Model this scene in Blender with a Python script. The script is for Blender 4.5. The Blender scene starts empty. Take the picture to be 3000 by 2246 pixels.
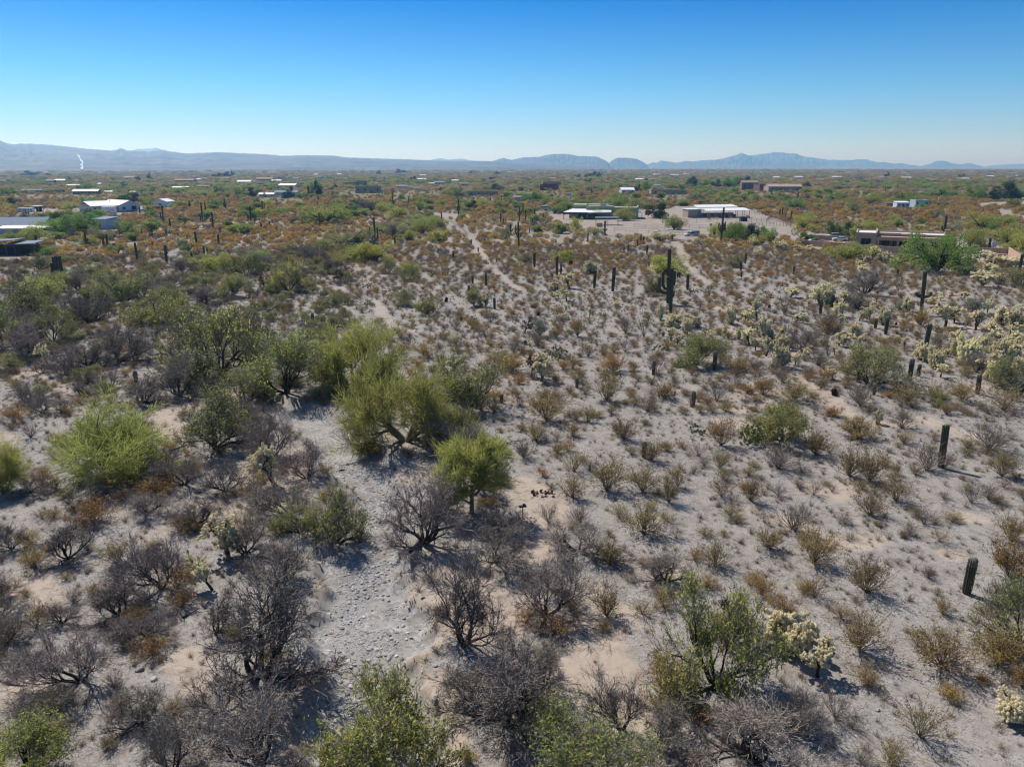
import bpy, bmesh, math, random
import numpy as np
from mathutils import Vector, Matrix
from mathutils.bvhtree import BVHTree
R = math.radians
sc = bpy.context.scene
COL = sc.collection
# ---------------------------------------------------------------- camera, sky, sun, exposure
PITCH, F, CX, CY, H = R(16.1), 2200.0, 1500.0, 1123.0, 24.0
cp, sp_ = math.cos(PITCH), math.sin(PITCH)
cam = bpy.data.cameras.new('camera'); camo = bpy.data.objects.new('camera', cam); COL.objects.link(camo)
camo.location = (0, 0, H); camo.rotation_euler = (R(90) - PITCH, 0, 0)
cam.sensor_width = 36; cam.lens = F / 3000 * 36; cam.clip_start = 0.5; cam.clip_end = 150000
sc.camera = camo
SUN_DIR = Vector((-0.62, 0.785, 0)).normalized(); SUN_EL = R(50)
world = bpy.data.worlds.new('World'); sc.world = world; world.use_nodes = True
nt = world.node_tree; nt.nodes.clear()
wo = nt.nodes.new('ShaderNodeOutputWorld'); bg = nt.nodes.new('ShaderNodeBackground')
sky = nt.nodes.new('ShaderNodeTexSky'); sky.sky_type = 'NISHITA'; sky.sun_disc = False
sky.sun_elevation = SUN_EL; sky.sun_rotation = math.atan2(SUN_DIR.x, SUN_DIR.y)
sky.air_density = 1.0; sky.dust_density = 0.25; sky.ozone_density = 1.0; sky.altitude = 800
tc = nt.nodes.new('ShaderNodeTexCoord'); sx = nt.nodes.new('ShaderNodeSeparateXYZ'); rmp = nt.nodes.new('ShaderNodeValToRGB')
mxw = nt.nodes.new('ShaderNodeMix'); mxw.data_type = 'RGBA'; mxw.blend_type = 'MULTIPLY'; mxw.inputs[0].default_value = 1
nt.links.new(tc.outputs['Generated'], sx.inputs[0]); nt.links.new(sx.outputs['Z'], rmp.inputs[0])
cr = rmp.color_ramp; cr.interpolation = 'LINEAR'
cr.elements[0].position = 0.0; cr.elements[0].color = (0.60, 0.70, 0.90, 1)
cr.elements[1].position = 0.19; cr.elements[1].color = (0.001, 0.31, 0.71, 1)
e = cr.elements.new(0.04); e.color = (0.41, 0.59, 0.86, 1)
e = cr.elements.new(0.095); e.color = (0.23, 0.53, 0.81, 1)
e = cr.elements.new(0.45); e.color = (0.34, 0.49, 0.66, 1)
nt.links.new(sky.outputs[0], mxw.inputs[6]); nt.links.new(rmp.outputs[0], mxw.inputs[7])
nt.links.new(mxw.outputs[2], bg.inputs[0]); bg.inputs[1].default_value = 0.13
nt.links.new(bg.outputs[0], wo.inputs[0])
sl = bpy.data.lights.new('sun', 'SUN'); slo = bpy.data.objects.new('sun', sl); COL.objects.link(slo)
sl.energy = 5.0; sl.angle = R(0.5); sl.color = (1.0, 0.94, 0.86)
sd = Vector((SUN_DIR.x * math.cos(SUN_EL), SUN_DIR.y * math.cos(SUN_EL), math.sin(SUN_EL)))
slo.rotation_euler = sd.to_track_quat('Z', 'Y').to_euler()
sc.view_settings.view_transform = 'Standard'; sc.view_settings.look = 'None'
sc.view_settings.exposure = 0.17; sc.view_settings.gamma = 1; sc.view_settings.use_curve_mapping = False
sc.render.engine = 'CYCLES'
cy = sc.cycles; cy.use_denoising = True; cy.max_bounces = 4; cy.diffuse_bounces = 2; cy.glossy_bounces = 1
cy.transmission_bounces = 1; cy.transparent_max_bounces = 4; cy.volume_bounces = 1; cy.use_adaptive_sampling = True
cy.adaptive_threshold = 0.012; cy.pixel_filter_type = 'BLACKMAN_HARRIS'; cy.filter_width = 1.3
# ---------------------------------------------------------------- pixel -> place helpers
def smooth(a, b, x):
    t = np.clip((x - a) / (b - a), 0, 1); return t * t * (3 - 2 * t)
def flat(x, y, z0=0.0):
    u = (CY - y) / F; Y = cp + u * sp_; Z = -sp_ + u * cp
    t = (z0 - H) / Z
    return np.array([(x - CX) / F * t, Y * t])
def proj(X, Y, Z=0.0):
    d = Y * cp - (Z - H) * sp_; u = Y * sp_ + (Z - H) * cp
    return CX + F * X / d, CY - F * u / d
def strip(pts, w):
    P = np.array([flat(*p) for p in pts]); W = []
    for (x, y), q in zip(pts, w): W.append(abs(flat(x + q, y)[0] - flat(x, y)[0]))
    return P, np.array(W)
WASH = [strip([(1090, 2600), (1085, 2246), (1080, 2000), (1085, 1800), (1060, 1660), (1035, 1560), (1100, 1450), (1060, 1370), (965, 1280), (885, 1215), (850, 1185), (800, 1150)],
              [200, 190, 165, 150, 125, 80, 75, 90, 70, 55, 35, 15])]
SAND = [strip([(1740, 1850), (1790, 1990), (1850, 2150), (1900, 2300)], [60, 75, 60, 60]), strip([(1470, 1760), (1440, 1850)], [50, 40]), strip([(1210, 1400), (1240, 1370)], [40, 40]),
        strip([(1520, 1430), (1600, 1480), (1560, 1620)], [60, 60, 50]), strip([(480, 1200), (500, 1300)], [50, 30]), strip([(540, 1930), (590, 2010)], [50, 40]),
        strip([(20, 2010), (100, 2060)], [60, 40]), strip([(2320, 1110), (2400, 1150), (2480, 1215)], [22, 28, 30]), strip([(960, 1640), (945, 1740)], [22, 26]),
        strip([(1700, 2040), (1650, 1960)], [50, 40]), strip([(70, 1700), (160, 1760)], [50, 30]), strip([(2560, 1250), (2700, 1230), (2900, 1300)], [20, 25, 30]),
        strip([(2810, 1515), (2860, 1520)], [30, 30]), strip([(2780, 1630), (2820, 1640)], [26, 20]), strip([(1280, 2000), (1300, 2200)], [50, 60]), strip([(1180, 1900), (1230, 2050)], [40, 40])]
TRAIL = [strip([(1270, 628), (1330, 660), (1370, 690), (1400, 730), (1420, 760)], [10, 12, 13, 16, 12]), strip([(1420, 760), (1460, 800), (1520, 850)], [12, 14, 10]),
         strip([(1100, 880), (1130, 930), (1160, 960)], [18, 22, 12]), strip([(1980, 700), (2010, 780), (2080, 840)], [14, 16, 12]), strip([(1360, 950), (1480, 990)], [14, 18])]
def smask(S, X, Y, soft=0.5):
    m = np.zeros(np.shape(X))
    for P, W in S:
        for i in range(len(P) - 1):
            a, b = P[i], P[i + 1]; d = b - a; L = d @ d
            t = np.clip(((X - a[0]) * d[0] + (Y - a[1]) * d[1]) / L, 0, 1)
            r = np.hypot(X - a[0] - t * d[0], Y - a[1] - t * d[1]); w = W[i] * (1 - t) + W[i + 1] * t
            m = np.maximum(m, 1 - smooth(w * (1 - soft), w * (1 + soft), r))
    return m
def wmask(X, Y, soft):
    X = np.asarray(X, float); Y = np.asarray(Y, float); return smask(WASH, X + .55 * np.sin(Y * .9 + X * .5) + .35 * np.sin(Y * 2.3 + 1) + .2 * np.sin(Y * 5.1 - X * 2), Y + .4 * np.sin(X * 1.7), soft)
_n = np.random.default_rng(5); _K = [(_n.uniform(0, 6.28), _n.uniform(0, 6.28), s) for s in (0.045, .06, .09, .13, .21, .34, .55, .8) for _ in range(2)]
def noise(X, Y, f=1.0, lo=0, hi=16):
    v = 0; n = 0
    for a, ph, s in _K[lo:hi]:
        k = s * f; v = v + np.sin(X * math.cos(a) * k + Y * math.sin(a) * k + ph + 1.7 * np.sin((X * math.sin(a) - Y * math.cos(a)) * k * .6 + ph)) * (0.06 / s) ** .45; n += (0.06 / s) ** .45
    return v / n * 1.8
def hz(X, Y):
    X = np.asarray(X, float); Y = np.asarray(Y, float)
    f = 1 - smooth(120, 200, np.hypot(X, Y))
    return f * (0.32 * noise(X, Y) + .05 * noise(X, Y, 3.1, 6) - 0.75 * wmask(X, Y, .22))
def G(x, y):
    z = 0.0
    for _ in range(6):
        p = flat(x, y, z); z = float(hz(p[0], p[1]))
    return Vector((p[0], p[1], z))
def topz(p, ytop):
    u = (CY - ytop) / F; t = p.y / (cp + u * sp_)
    return H + t * (-sp_ + u * cp) - p.z
def mpp(p): return (p.y * cp + (H - p.z) * sp_) / F
# ---------------------------------------------------------------- materials
def mat(name, c1, c2=None, rough=.85, island=True, trans=0.0, scale=None, detail=4, bump=0.0, objrand=.18, metallic=0.0, spec=.3):
    m = bpy.data.materials.new(name); m.use_nodes = True; t = m.node_tree; N = t.nodes; L = t.links
    b = N['Principled BSDF']; b.inputs['Roughness'].default_value = rough; b.inputs['Metallic'].default_value = metallic; b.inputs['Specular IOR Level'].default_value = spec
    c2 = c2 or tuple(x * .7 for x in c1)
    mx = N.new('ShaderNodeMix'); mx.data_type = 'RGBA'; mx.inputs[6].default_value = (*c1, 1); mx.inputs[7].default_value = (*c2, 1)
    if scale:
        tx = N.new('ShaderNodeTexNoise'); tx.inputs['Scale'].default_value = scale; tx.inputs['Detail'].default_value = detail
        tcn = N.new('ShaderNodeTexCoord'); L.new(tcn.outputs['Object'], tx.inputs['Vector'])
        cr_ = N.new('ShaderNodeMapRange'); cr_.inputs[1].default_value = .35; cr_.inputs[2].default_value = .65; L.new(tx.outputs[0], cr_.inputs[0]); L.new(cr_.outputs[0], mx.inputs[0])
        if bump:
            bp = N.new('ShaderNodeBump'); bp.inputs['Strength'].default_value = bump; bp.inputs['Distance'].default_value = .03
            L.new(tx.outputs[0], bp.inputs['Height']); L.new(bp.outputs[0], b.inputs['Normal'])
    elif island:
        g = N.new('ShaderNodeNewGeometry'); L.new(g.outputs['Random Per Island'], mx.inputs[0])
    out = mx.outputs[2]
    if objrand:
        oi = N.new('ShaderNodeObjectInfo'); hs = N.new('ShaderNodeHueSaturation'); mr = N.new('ShaderNodeMapRange')
        mr.inputs[3].default_value = 1 - objrand; mr.inputs[4].default_value = 1 + objrand; L.new(oi.outputs['Random'], mr.inputs[0])
        L.new(mr.outputs[0], hs.inputs['Value']); L.new(out, hs.inputs['Color'])
        mr2 = N.new('ShaderNodeMapRange'); mr2.inputs[3].default_value = .5 - objrand * .07; mr2.inputs[4].default_value = .5 + objrand * .07
        ma = N.new('ShaderNodeMath'); ma.operation = 'MULTIPLY'; ma.inputs[1].default_value = 7.13; fr = N.new('ShaderNodeMath'); fr.operation = 'FRACT'
        L.new(oi.outputs['Random'], ma.inputs[0]); L.new(ma.outputs[0], fr.inputs[0]); L.new(fr.outputs[0], mr2.inputs[0]); L.new(mr2.outputs[0], hs.inputs['Hue'])
        out = hs.outputs[0]
    L.new(out, b.inputs['Base Color'])
    if trans:
        tr = N.new('ShaderNodeBsdfTranslucent'); L.new(out, tr.inputs[0]); ms = N.new('ShaderNodeMixShader'); ms.inputs[0].default_value = trans
        L.new(b.outputs[0], ms.inputs[1]); L.new(tr.outputs[0], ms.inputs[2]); L.new(ms.outputs[0], N['Material Output'].inputs[0])
    return m
M = {}
M['creo_leaf'] = mat('creosote_leaf', (.42, .30, .10), (.26, .22, .08), trans=.5, objrand=.25)
M['creo_leaf_o'] = mat('rust_creosote_leaf', (.50, .30, .085), (.31, .215, .07), trans=.5, objrand=.25)
M['creo_stem'] = mat('creosote_stem', (.26, .205, .165), (.13, .10, .085))
M['dry_twig'] = mat('dry_twig', (.36, .29, .23), (.19, .155, .13), objrand=.3)
M['mesq_twig'] = mat('bare_mesquite_twig', (.31, .262, .225), (.155, .13, .112), objrand=.3)
M['mesq_bark'] = mat('mesquite_bark', (.055, .045, .042), (.03, .025, .023))
M['grey_wood'] = mat('dead_grey_wood', (.30, .27, .25), (.16, .14, .13))
M['mesq_leaf'] = mat('mesquite_leaf', (.34, .38, .11), (.20, .25, .07), trans=.52, objrand=.25)
M['mesq_leaf_y'] = mat('yellow_flowering_leaf', (.72, .62, .12), (.40, .46, .11), trans=.52, objrand=.15)
M['pv_twig'] = mat('palo_verde_twig', (.45, .45, .13), (.28, .30, .085), trans=.5, objrand=.22)
M['pv_bark'] = mat('palo_verde_bark', (.22, .23, .13), (.11, .11, .08))
M['grn_leaf'] = mat('green_leaf', (.21, .35, .08), (.11, .21, .05), trans=.5, objrand=.3)
M['dk_leaf'] = mat('dark_green_leaf', (.06, .11, .045), (.035, .07, .03), trans=.15, objrand=.2)
M['silver'] = mat('silver_green_leaf', (.30, .34, .24), (.19, .23, .16), trans=.2, objrand=.1)
M['nest'] = mat('mistletoe_stem', (.055, .035, .015), (.03, .02, .012))
M['sag'] = mat('saguaro_skin', (.052, .062, .03), (.03, .036, .02), rough=.7, scale=9, bump=.2, objrand=.2)
_t = M['sag'].node_tree; _m = _t.nodes.new('ShaderNodeMix'); _m.data_type = 'RGBA'; _a = _t.nodes.new('ShaderNodeVertexColor'); _a.layer_name = 'rib'; _p = _t.nodes.new('ShaderNodeMath'); _p.operation = 'POWER'; _p.inputs[1].default_value = 2.5
_b = _t.nodes['Principled BSDF']; _src = _b.inputs['Base Color'].links[0].from_socket; _t.links.new(_a.outputs[0], _p.inputs[0]); _t.links.new(_p.outputs[0], _m.inputs[0]); _t.links.new(_src, _m.inputs[6]); _m.inputs[7].default_value = (.16, .155, .105, 1); _t.links.new(_m.outputs[2], _b.inputs['Base Color'])
M['sag_top'] = mat('saguaro_spine_top', (.21, .20, .165), (.12, .125, .085), rough=.9, scale=20, objrand=.15)
M['sag_flower'] = mat('saguaro_bloom', (.62, .66, .38), (.40, .50, .20))
M['barrel'] = mat('barrel_spine', (.075, .05, .028), (.035, .028, .018), scale=14, bump=.4)
M['cholla'] = mat('cholla_joint', (.95, .87, .58), (.84, .75, .45), rough=1, trans=.45, objrand=.15)
M['straw_tip'] = mat('straw_tip', (.42, .34, .21), (.28, .22, .13), trans=.4)
M['cholla_d'] = mat('old_cholla_joint', (.17, .13, .08), (.08, .055, .035), rough=1)
M['cholla_t'] = mat('cholla_trunk', (.075, .05, .032), (.035, .024, .018), scale=12)
M['pad'] = mat('prickly_pear_pad', (.22, .25, .08), (.13, .17, .055), rough=.6, objrand=.12)
M['oco'] = mat('ocotillo_wand', (.15, .14, .10), (.08, .075, .055))
M['stone'] = mat('stone', (.52, .51, .50), (.28, .275, .27), objrand=.35)
M['stone_b'] = mat('pale_stone', (.66, .64, .61), (.42, .42, .43), objrand=.3)
def flatm(name, c, rough=.7, scale=2.0, var=.82, metallic=0.0): return mat(name, c, tuple(x * var for x in c), rough=rough, scale=scale, objrand=0, metallic=metallic)
M['white'] = flatm('white_paint', (.80, .80, .79)); M['roofw'] = flatm('white_roof_coating', (.82, .82, .82), .5)
M['adobe'] = flatm('adobe_stucco', (.50, .34, .245), .9); M['adobe_roof'] = flatm('pale_roof_coating', (.72, .70, .67), .8, 1.2)
M['green_st'] = flatm('pale_green_stucco', (.36, .40, .25), .9); M['glass'] = flatm('dark_glass', (.03, .04, .05), .12)
M['dark'] = flatm('dark_paint', (.03, .035, .045)); M['navy'] = flatm('navy_fascia', (.03, .05, .10)); M['steel'] = flatm('galvanised_steel', (.36, .37, .38), .45, metallic=.4)
M['bluegrey'] = flatm('blue_grey_metal', (.22, .27, .34), .95); M['rust'] = flatm('rusty_pipe', (.12, .055, .035)); M['red'] = flatm('red_siding', (.28, .04, .035))
M['salmon'] = flatm('salmon_stucco', (.50, .28, .18), .9); M['tan'] = flatm('tan_stucco', (.42, .33, .25), .9); M['tanroof'] = flatm('tan_roof_tile', (.40, .30, .24), .9)
M['brown'] = flatm('brown_stucco', (.22, .15, .125), .9); M['brownroof'] = flatm('brown_roof', (.27, .20, .16), .9); M['greyroof'] = flatm('grey_shingle', (.32, .32, .33), .9)
M['bluewall'] = flatm('pale_blue_siding', (.50, .56, .62)); M['blue'] = flatm('blue_metal', (.10, .22, .36), .5); M['teal'] = flatm('teal_roof', (.05, .16, .20), .6)
M['wood'] = flatm('weathered_wood', (.22, .15, .10), .9, 6); M['pole'] = flatm('pole_wood', (.13, .10, .085), .9, 6); M['rubber'] = flatm('tyre_rubber', (.025, .025, .025), .8)
M['silverp'] = flatm('silver_paint', (.50, .53, .56), .3, metallic=.3); M['whitep'] = flatm('white_car_paint', (.78, .78, .77), .25); M['lamp'] = flatm('lamp_lens', (.7, .7, .66), .15)
M['dirt'] = mat('dirt', (.34, .29, .245), (.23, .19, .155), rough=.95, scale=.25, detail=8, objrand=0)
M['redbrick'] = flatm('red_brick', (.36, .14, .08), .9, 8); M['horse'] = flatm('chestnut_coat', (.13, .045, .025)); M['dove'] = flatm('dove_plumage', (.36, .34, .33), .9, 12)
M['yellowish'] = flatm('straw', (.55, .42, .18), .95, 6)
# ---------------------------------------------------------------- mesh helpers
def link(name, me, parent=None, loc=None, rotz=None):
    o = bpy.data.objects.new(name, me); COL.objects.link(o)
    if parent is not None: o.parent = parent
    if loc is not None: o.location = loc
    if rotz is not None: o.rotation_euler[2] = rotz
    return o
def tag(o, label=None, cat=None, group=None, kind=None):
    if label: o['label'] = label
    if cat: o['category'] = cat
    if group: o['group'] = group
    if kind: o['kind'] = kind
    return o
def mesh_np(name, V, Q, mats, mi=None, sm=False):
    V = np.asarray(V, np.float32); Q = np.asarray(Q, np.int32); k = Q.shape[1]
    me = bpy.data.meshes.new(name); me.vertices.add(len(V)); me.vertices.foreach_set('co', V.ravel())
    me.loops.add(Q.size); me.loops.foreach_set('vertex_index', Q.ravel()); me.polygons.add(len(Q))
    me.polygons.foreach_set('loop_start', np.arange(0, Q.size, k, dtype=np.int32)); me.polygons.foreach_set('loop_total', np.full(len(Q), k, np.int32))
    if mi is not None: me.polygons.foreach_set('material_index', np.asarray(mi, np.int32))
    me.polygons.foreach_set('use_smooth', np.full(len(Q), bool(sm)))
    for m in mats: me.materials.append(m)
    me.update(calc_edges=True); return me
def tubes(segs, k=4):
    S = np.array(segs, float)
    if len(S) == 0: return np.zeros((0, 3)), np.zeros((0, 4), int)
    p0, p1, r0, r1 = S[:, 0:3], S[:, 3:6], S[:, 6], S[:, 7]; d = p1 - p0; d /= np.maximum(np.linalg.norm(d, axis=1, keepdims=True), 1e-9)
    ref = np.where(np.abs(d[:, 2:3]) > .9, [[1., 0, 0]], [[0, 0, 1.]]); a = np.cross(d, ref); a /= np.linalg.norm(a, axis=1, keepdims=True); b = np.cross(d, a)
    V = []
    for p, r in ((p0, r0), (p1, r1)):
        for j in range(k):
            t = 6.28318 * j / k; V.append(p + (a * math.cos(t) + b * math.sin(t)) * r[:, None])
    V = np.stack(V, 1).reshape(-1, 3); n = len(S); base = np.arange(n)[:, None] * 2 * k
    Q = np.concatenate([base + np.array([[j, (j + 1) % k, k + (j + 1) % k, k + j]]) for j in range(k)])
    return V, Q
def ribbons(segs, rng):
    S = np.array(segs, float); p0, p1, r0, r1 = S[:, 0:3], S[:, 3:6], S[:, 6:7], S[:, 7:8]; d = p1 - p0
    a = np.cross(d, rng.normal(size=d.shape)); a /= np.maximum(np.linalg.norm(a, axis=1, keepdims=True), 1e-9)
    V = np.stack([p0 - a * r0, p0 + a * r0, p1 + a * r1, p1 - a * r1], 1).reshape(-1, 3)
    return V, np.arange(len(V)).reshape(-1, 4)
def leaves(C, s, rng, asp=.5):
    C = np.asarray(C, float); n = len(C); a = rng.normal(size=(n, 3)); a /= np.linalg.norm(a, axis=1, keepdims=True); b = np.cross(a, rng.normal(size=(n, 3))); b /= np.linalg.norm(b, axis=1, keepdims=True)
    s = s * rng.uniform(.6, 1.3, (n, 1)); V = np.stack([C - a * s, C + b * s * asp, C + a * s, C - b * s * asp], 1).reshape(-1, 3)
    return V, np.arange(len(V)).reshape(-1, 4)
def join(parts):
    V, Q, mi = [], [], []; o = 0
    for i, (v, q) in enumerate(parts):
        V.append(v); Q.append(q + o); mi.append(np.full(len(q), i)); o += len(v)
    return np.concatenate(V), np.concatenate(Q), np.concatenate(mi)
def rdir(rng, d, ang):
    a = d.cross(Vector((rng.gauss(0, 1), rng.gauss(0, 1), rng.gauss(0, 1))))
    if a.length < 1e-6: a = Vector((1, 0, 0))
    return Matrix.Rotation(ang, 3, a.normalized()) @ d
def grow(seed, trunks, L0, r0, lean, lv):
    """lv: per level (nseg, wiggle, up, nchild, lenratio, angle, radratio). returns segs by level and end points"""
    rng = random.Random(seed); out = [[] for _ in lv]; tips = []
    st = []
    a0 = rng.uniform(0, 6.28)
    for i in range(trunks):
        a = a0 + 6.283 * (i + rng.uniform(-.3, .3)) / trunks; q = rng.uniform(*lean)
        st.append((Vector((math.cos(a), math.sin(a), 0)) * r0 * 1.2 * (trunks > 1), Vector((math.cos(a) * math.sin(q), math.sin(a) * math.sin(q), math.cos(q))), L0 * rng.uniform(.75, 1.2), r0 * rng.uniform(.7, 1.1), 0))
    while st:
        p, d, L, r, l = st.pop(); ns, wig, up, nc, lr, an, rr = lv[l]; nodes = [(p.copy(), d.copy())]; rad = r; last = l == len(lv) - 1
        for i in range(ns):
            d = (d + Vector((rng.gauss(0, wig), rng.gauss(0, wig), rng.gauss(0, wig) + up))).normalized(); q = p + d * (L / ns); r1 = r * (1 - .55 * (i + 1) / ns)
            if q.z < .02: q.z = .02 + rng.random() * .05; d = (d + Vector((0, 0, .3))).normalized()
            out[l].append((*p, *q, rad, r1)); p = q; rad = r1; nodes.append((p.copy(), d.copy()))
        if last: tips.append(tuple(p)); continue
        for c in range(nc):
            t = .3 + .7 * (c + rng.random()) / nc if c < nc - 1 else 1.0
            k = min(len(nodes) - 1, max(1, round(t * ns))); pp, dd = nodes[k]
            st.append((pp, rdir(rng, dd, an * rng.uniform(.5, 1.3)), L * lr * rng.uniform(.7, 1.2), r * rr * (1 - .4 * t), l + 1))
    return out, tips
# a plant kind = variants of (stem mesh, leaf mesh, full mesh, width, height)
def variant(name, stem, leafp, ms, ml, dims=None):
    """stem, leafp: lists of (V,Q,material)"""
    res = {}
    allp = stem + leafp
    for key, ps in (('stem', stem), ('leaf', leafp), ('full', allp)):
        if not ps: continue
        V, Q, mi = join([(v, q) for v, q, m in ps]); ms_ = [m for v, q, m in ps]
        res[key] = mesh_np(name + '_' + key, V, Q, ms_, mi)
    V = np.concatenate([v for v, q, m in allp]); res['w'] = float(np.percentile(V[:, 0], 99) - np.percentile(V[:, 0], 1) + np.percentile(V[:, 1], 99) - np.percentile(V[:, 1], 1)) / 2
    res['h'] = float(np.percentile(V[:, 2], 99.3)); return res
K = {}
def bare_tree(s, name='bare_mesquite', leaf=None, nleaf=0, lsz=.05, twig='mesq_twig', bark='mesq_bark', extra=None):
    rng = np.random.default_rng(s)
    o, tips = grow(s, 6, 1.0, .06, (.3, 1.2), [(5, .2, .05, 5, .75, .6, .6), (4, .22, .07, 6, .66, .6, .5), (4, .22, .06, 5, .64, .65, .5), (3, .2, .05, 6, .6, .65, .5), (2, .2, .03, 0, 0, 0, 0)])
    t0 = tubes(o[0], 6); t1 = tubes(o[1], 4); t2 = tubes([(*x[:6], max(x[6], .009), max(x[7], .007)) for x in o[2]], 3)
    r3 = ribbons([(*x[:6], .0065, .0055) for x in o[3]], rng); r4 = ribbons([(*x[:6], .0048, .0032) for x in o[4]], rng)
    st = [(*t0, M[bark]), (*t1, M[bark])]; lf = [(*t2, M[twig]), (*r3, M[twig]), (*r4, M[twig])]
    if leaf:
        T = np.array([x[3:6] for x in o[4]]); idx = rng.integers(0, len(T), nleaf); C = T[idx] + rng.normal(size=(nleaf, 3)) * .06
        for i, (lm, fr) in enumerate(leaf):
            n0 = int(nleaf * sum(f for _, f in leaf[:i])); n1 = int(nleaf * (sum(f for _, f in leaf[:i]) + fr)); lf.append((*leaves(C[n0:n1], lsz, rng, .35), M[lm]))
    return variant(name, st, lf, None, None)
def palo(s, twig='pv_twig', dens=1.0, up=False):
    rng = np.random.default_rng(s)
    o, tips = grow(s, 5, .8, .07, (.4, 1.2), [(4, .16, .03, 6, .85, .75, .55), (4, .18, .04, 7, .62, .85, .5), (3, .16, .04, 7, .55, .8, .5), (2, .14, .08, 0, 0, 0, 0)])
    if up: o, tips = grow(s, 1, 1.0, .08, (.0, .06), [(4, .06, .05, 9, .85, .95, .6), (4, .16, .05, 8, .55, .8, .5), (3, .16, .04, 6, .55, .8, .5), (2, .14, .06, 0, 0, 0, 0)])
    t0 = tubes(o[0], 6); t1 = tubes(o[1], 4); t2 = ribbons([(*x[:6], .012, .009) for x in o[2]], rng)
    E = np.array(o[3]); n = int(12000 * dens); idx = rng.integers(0, len(E), n); tt = rng.random((n, 1)); P = E[idx, 0:3] * (1 - tt) + E[idx, 3:6] * tt + rng.normal(size=(n, 3)) * .05
    D = E[idx, 3:6] - E[idx, 0:3]; D /= np.linalg.norm(D, axis=1, keepdims=True); D = D + rng.normal(size=(n, 3)) * .42; D[:, 2] += .15; D /= np.linalg.norm(D, axis=1, keepdims=True)
    Ln = rng.uniform(.10, .30, (n, 1)); S = np.concatenate([P, P + D * Ln, np.full((n, 1), .0065), np.full((n, 1), .0035)], 1); r5 = ribbons(S, rng)
    return variant('palo_verde', [(*t0, M['pv_bark']), (*t1, M['pv_bark'])], [(*t2, M[twig]), (*r5, M[twig])], None, None)
def bush(s, stems=34, leafm='creo_leaf', stemm='creo_stem', nleaf=900, L=.75, lean=(.1, 1.15), lsz=.028, name='creosote'):
    rng = np.random.default_rng(s)
    o, tips = grow(s, stems, L, .012, lean, [(4, .12, .06, 4, .55, .5, .6), (3, .16, .06, 3, .6, .5, .6), (2, .15, .04, 0, 0, 0, 0)])
    t0 = tubes(o[0], 3); r1 = ribbons([(*x[:6], .006, .0045) for x in o[1]], rng); r2 = ribbons([(*x[:6], .0045, .003) for x in o[2]], rng)
    st = [(*t0, M[stemm]), (*r1, M[stemm])]; lf = [(*r2, M[stemm if leafm is None else stemm])]
    if nleaf:
        T = np.array([x[3:6] for x in o[2]] + [x[3:6] for x in o[1]]); C = T[rng.integers(0, len(T), nleaf)] + rng.normal(size=(nleaf, 3)) * .035
        lf.append((*leaves(C, lsz, rng, .6), M[leafm]))
    return variant(name, st, lf, None, None)
K['bare'] = [bare_tree(s) for s in range(11, 16)]
K['mesq'] = [bare_tree(s, 'mesquite', [('mesq_leaf', .75), ('mesq_leaf_y', .25)], n, .045) for s, n in ((21, 5200), (22, 7500), (23, 4200), (24, 9000))]
K['mesqy'] = [bare_tree(s, 'flowering_mesquite', [('mesq_leaf', .55), ('mesq_leaf_y', .45)], n, .05) for s, n in ((25, 9500), (26, 7000))]
K['palo'] = [palo(s) for s in range(31, 35)]
K['palou'] = [palo(38, up=True), palo(39, up=True)]
K['creo'] = [bush(s, lean=(.1, rl), stems=n, nleaf=nl) for s, n, rl, nl in ((41, 34, 1.1, 1500), (42, 26, .9, 1000), (43, 40, 1.25, 1900), (44, 22, 1.0, 700), (45, 32, 1.2, 1300), (46, 30, .8, 1700))]
K['creoo'] = [bush(s, leafm='creo_leaf_o', stems=n, nleaf=nl) for s, n, nl in ((51, 34, 2400), (52, 28, 1700), (53, 36, 2800))]
K['dry'] = [bush(s, stems=n, stemm=sm, nleaf=0, name='dry_shrub') for s, n, sm in ((61, 40, 'dry_twig'), (62, 30, 'dry_twig'), (63, 44, 'mesq_twig'), (64, 34, 'mesq_twig'))]
K['silver'] = [bush(s, leafm='silver', stems=40, nleaf=2200, lean=(.05, 1.0)) for s in (71, 72)]
def far_bush(s, lm, n=280, sz=.07, st=14):
    rng = np.random.default_rng(s); C = rng.normal(size=(n, 3)); C /= np.linalg.norm(C, axis=1, keepdims=True); C *= rng.uniform(.35, 1, (n, 1)) ** .6; C[:, 2] = np.abs(C[:, 2]) * .75 + .12; C[:, :2] *= .62 * (.55 + .45 * C[:, 2:3])
    S = [(0, 0, 0, *(c * .95), .012, .007) for c in C[:st]]
    return variant('far_bush', [(*ribbons(S, rng), M['creo_stem'])], [(*leaves(C, sz, rng, .6), M[lm])], None, None)
def far_tree(s, lm, n=1900, sz=.095, blobs=9, bark='mesq_bark', lm2=None):
    rng = np.random.default_rng(s); B = rng.normal(size=(blobs, 3)) * [.75, .75, .38] + [0, 0, .85]; B[:, 2] = np.maximum(B[:, 2], .35); B[:, 2] *= 1 - .12 * np.hypot(B[:, 0], B[:, 1]); rr = rng.uniform(.38, .7, blobs); k = rng.integers(0, blobs, n)
    D = rng.normal(size=(n, 3)); D /= np.linalg.norm(D, axis=1, keepdims=True); C = B[k] + D * (rr[k] * rng.uniform(.55, 1.05, n))[:, None] * [1, 1, .8]; C[:, 2] = np.maximum(C[:, 2], .12)
    S = []
    for b in B:
        m = np.array([b[0] * .35, b[1] * .35, .55]); S += [(0, 0, 0, *m, .07, .045), (*m, *b, .045, .02)]
    L = [(*leaves(C[:n // 2], sz, rng, .6), M[lm]), (*leaves(C[n // 2:], sz, rng, .6), M[lm2 or lm])]
    return variant('far_tree', [(*tubes(S, 4), M[bark])], L, None, None)
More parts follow.
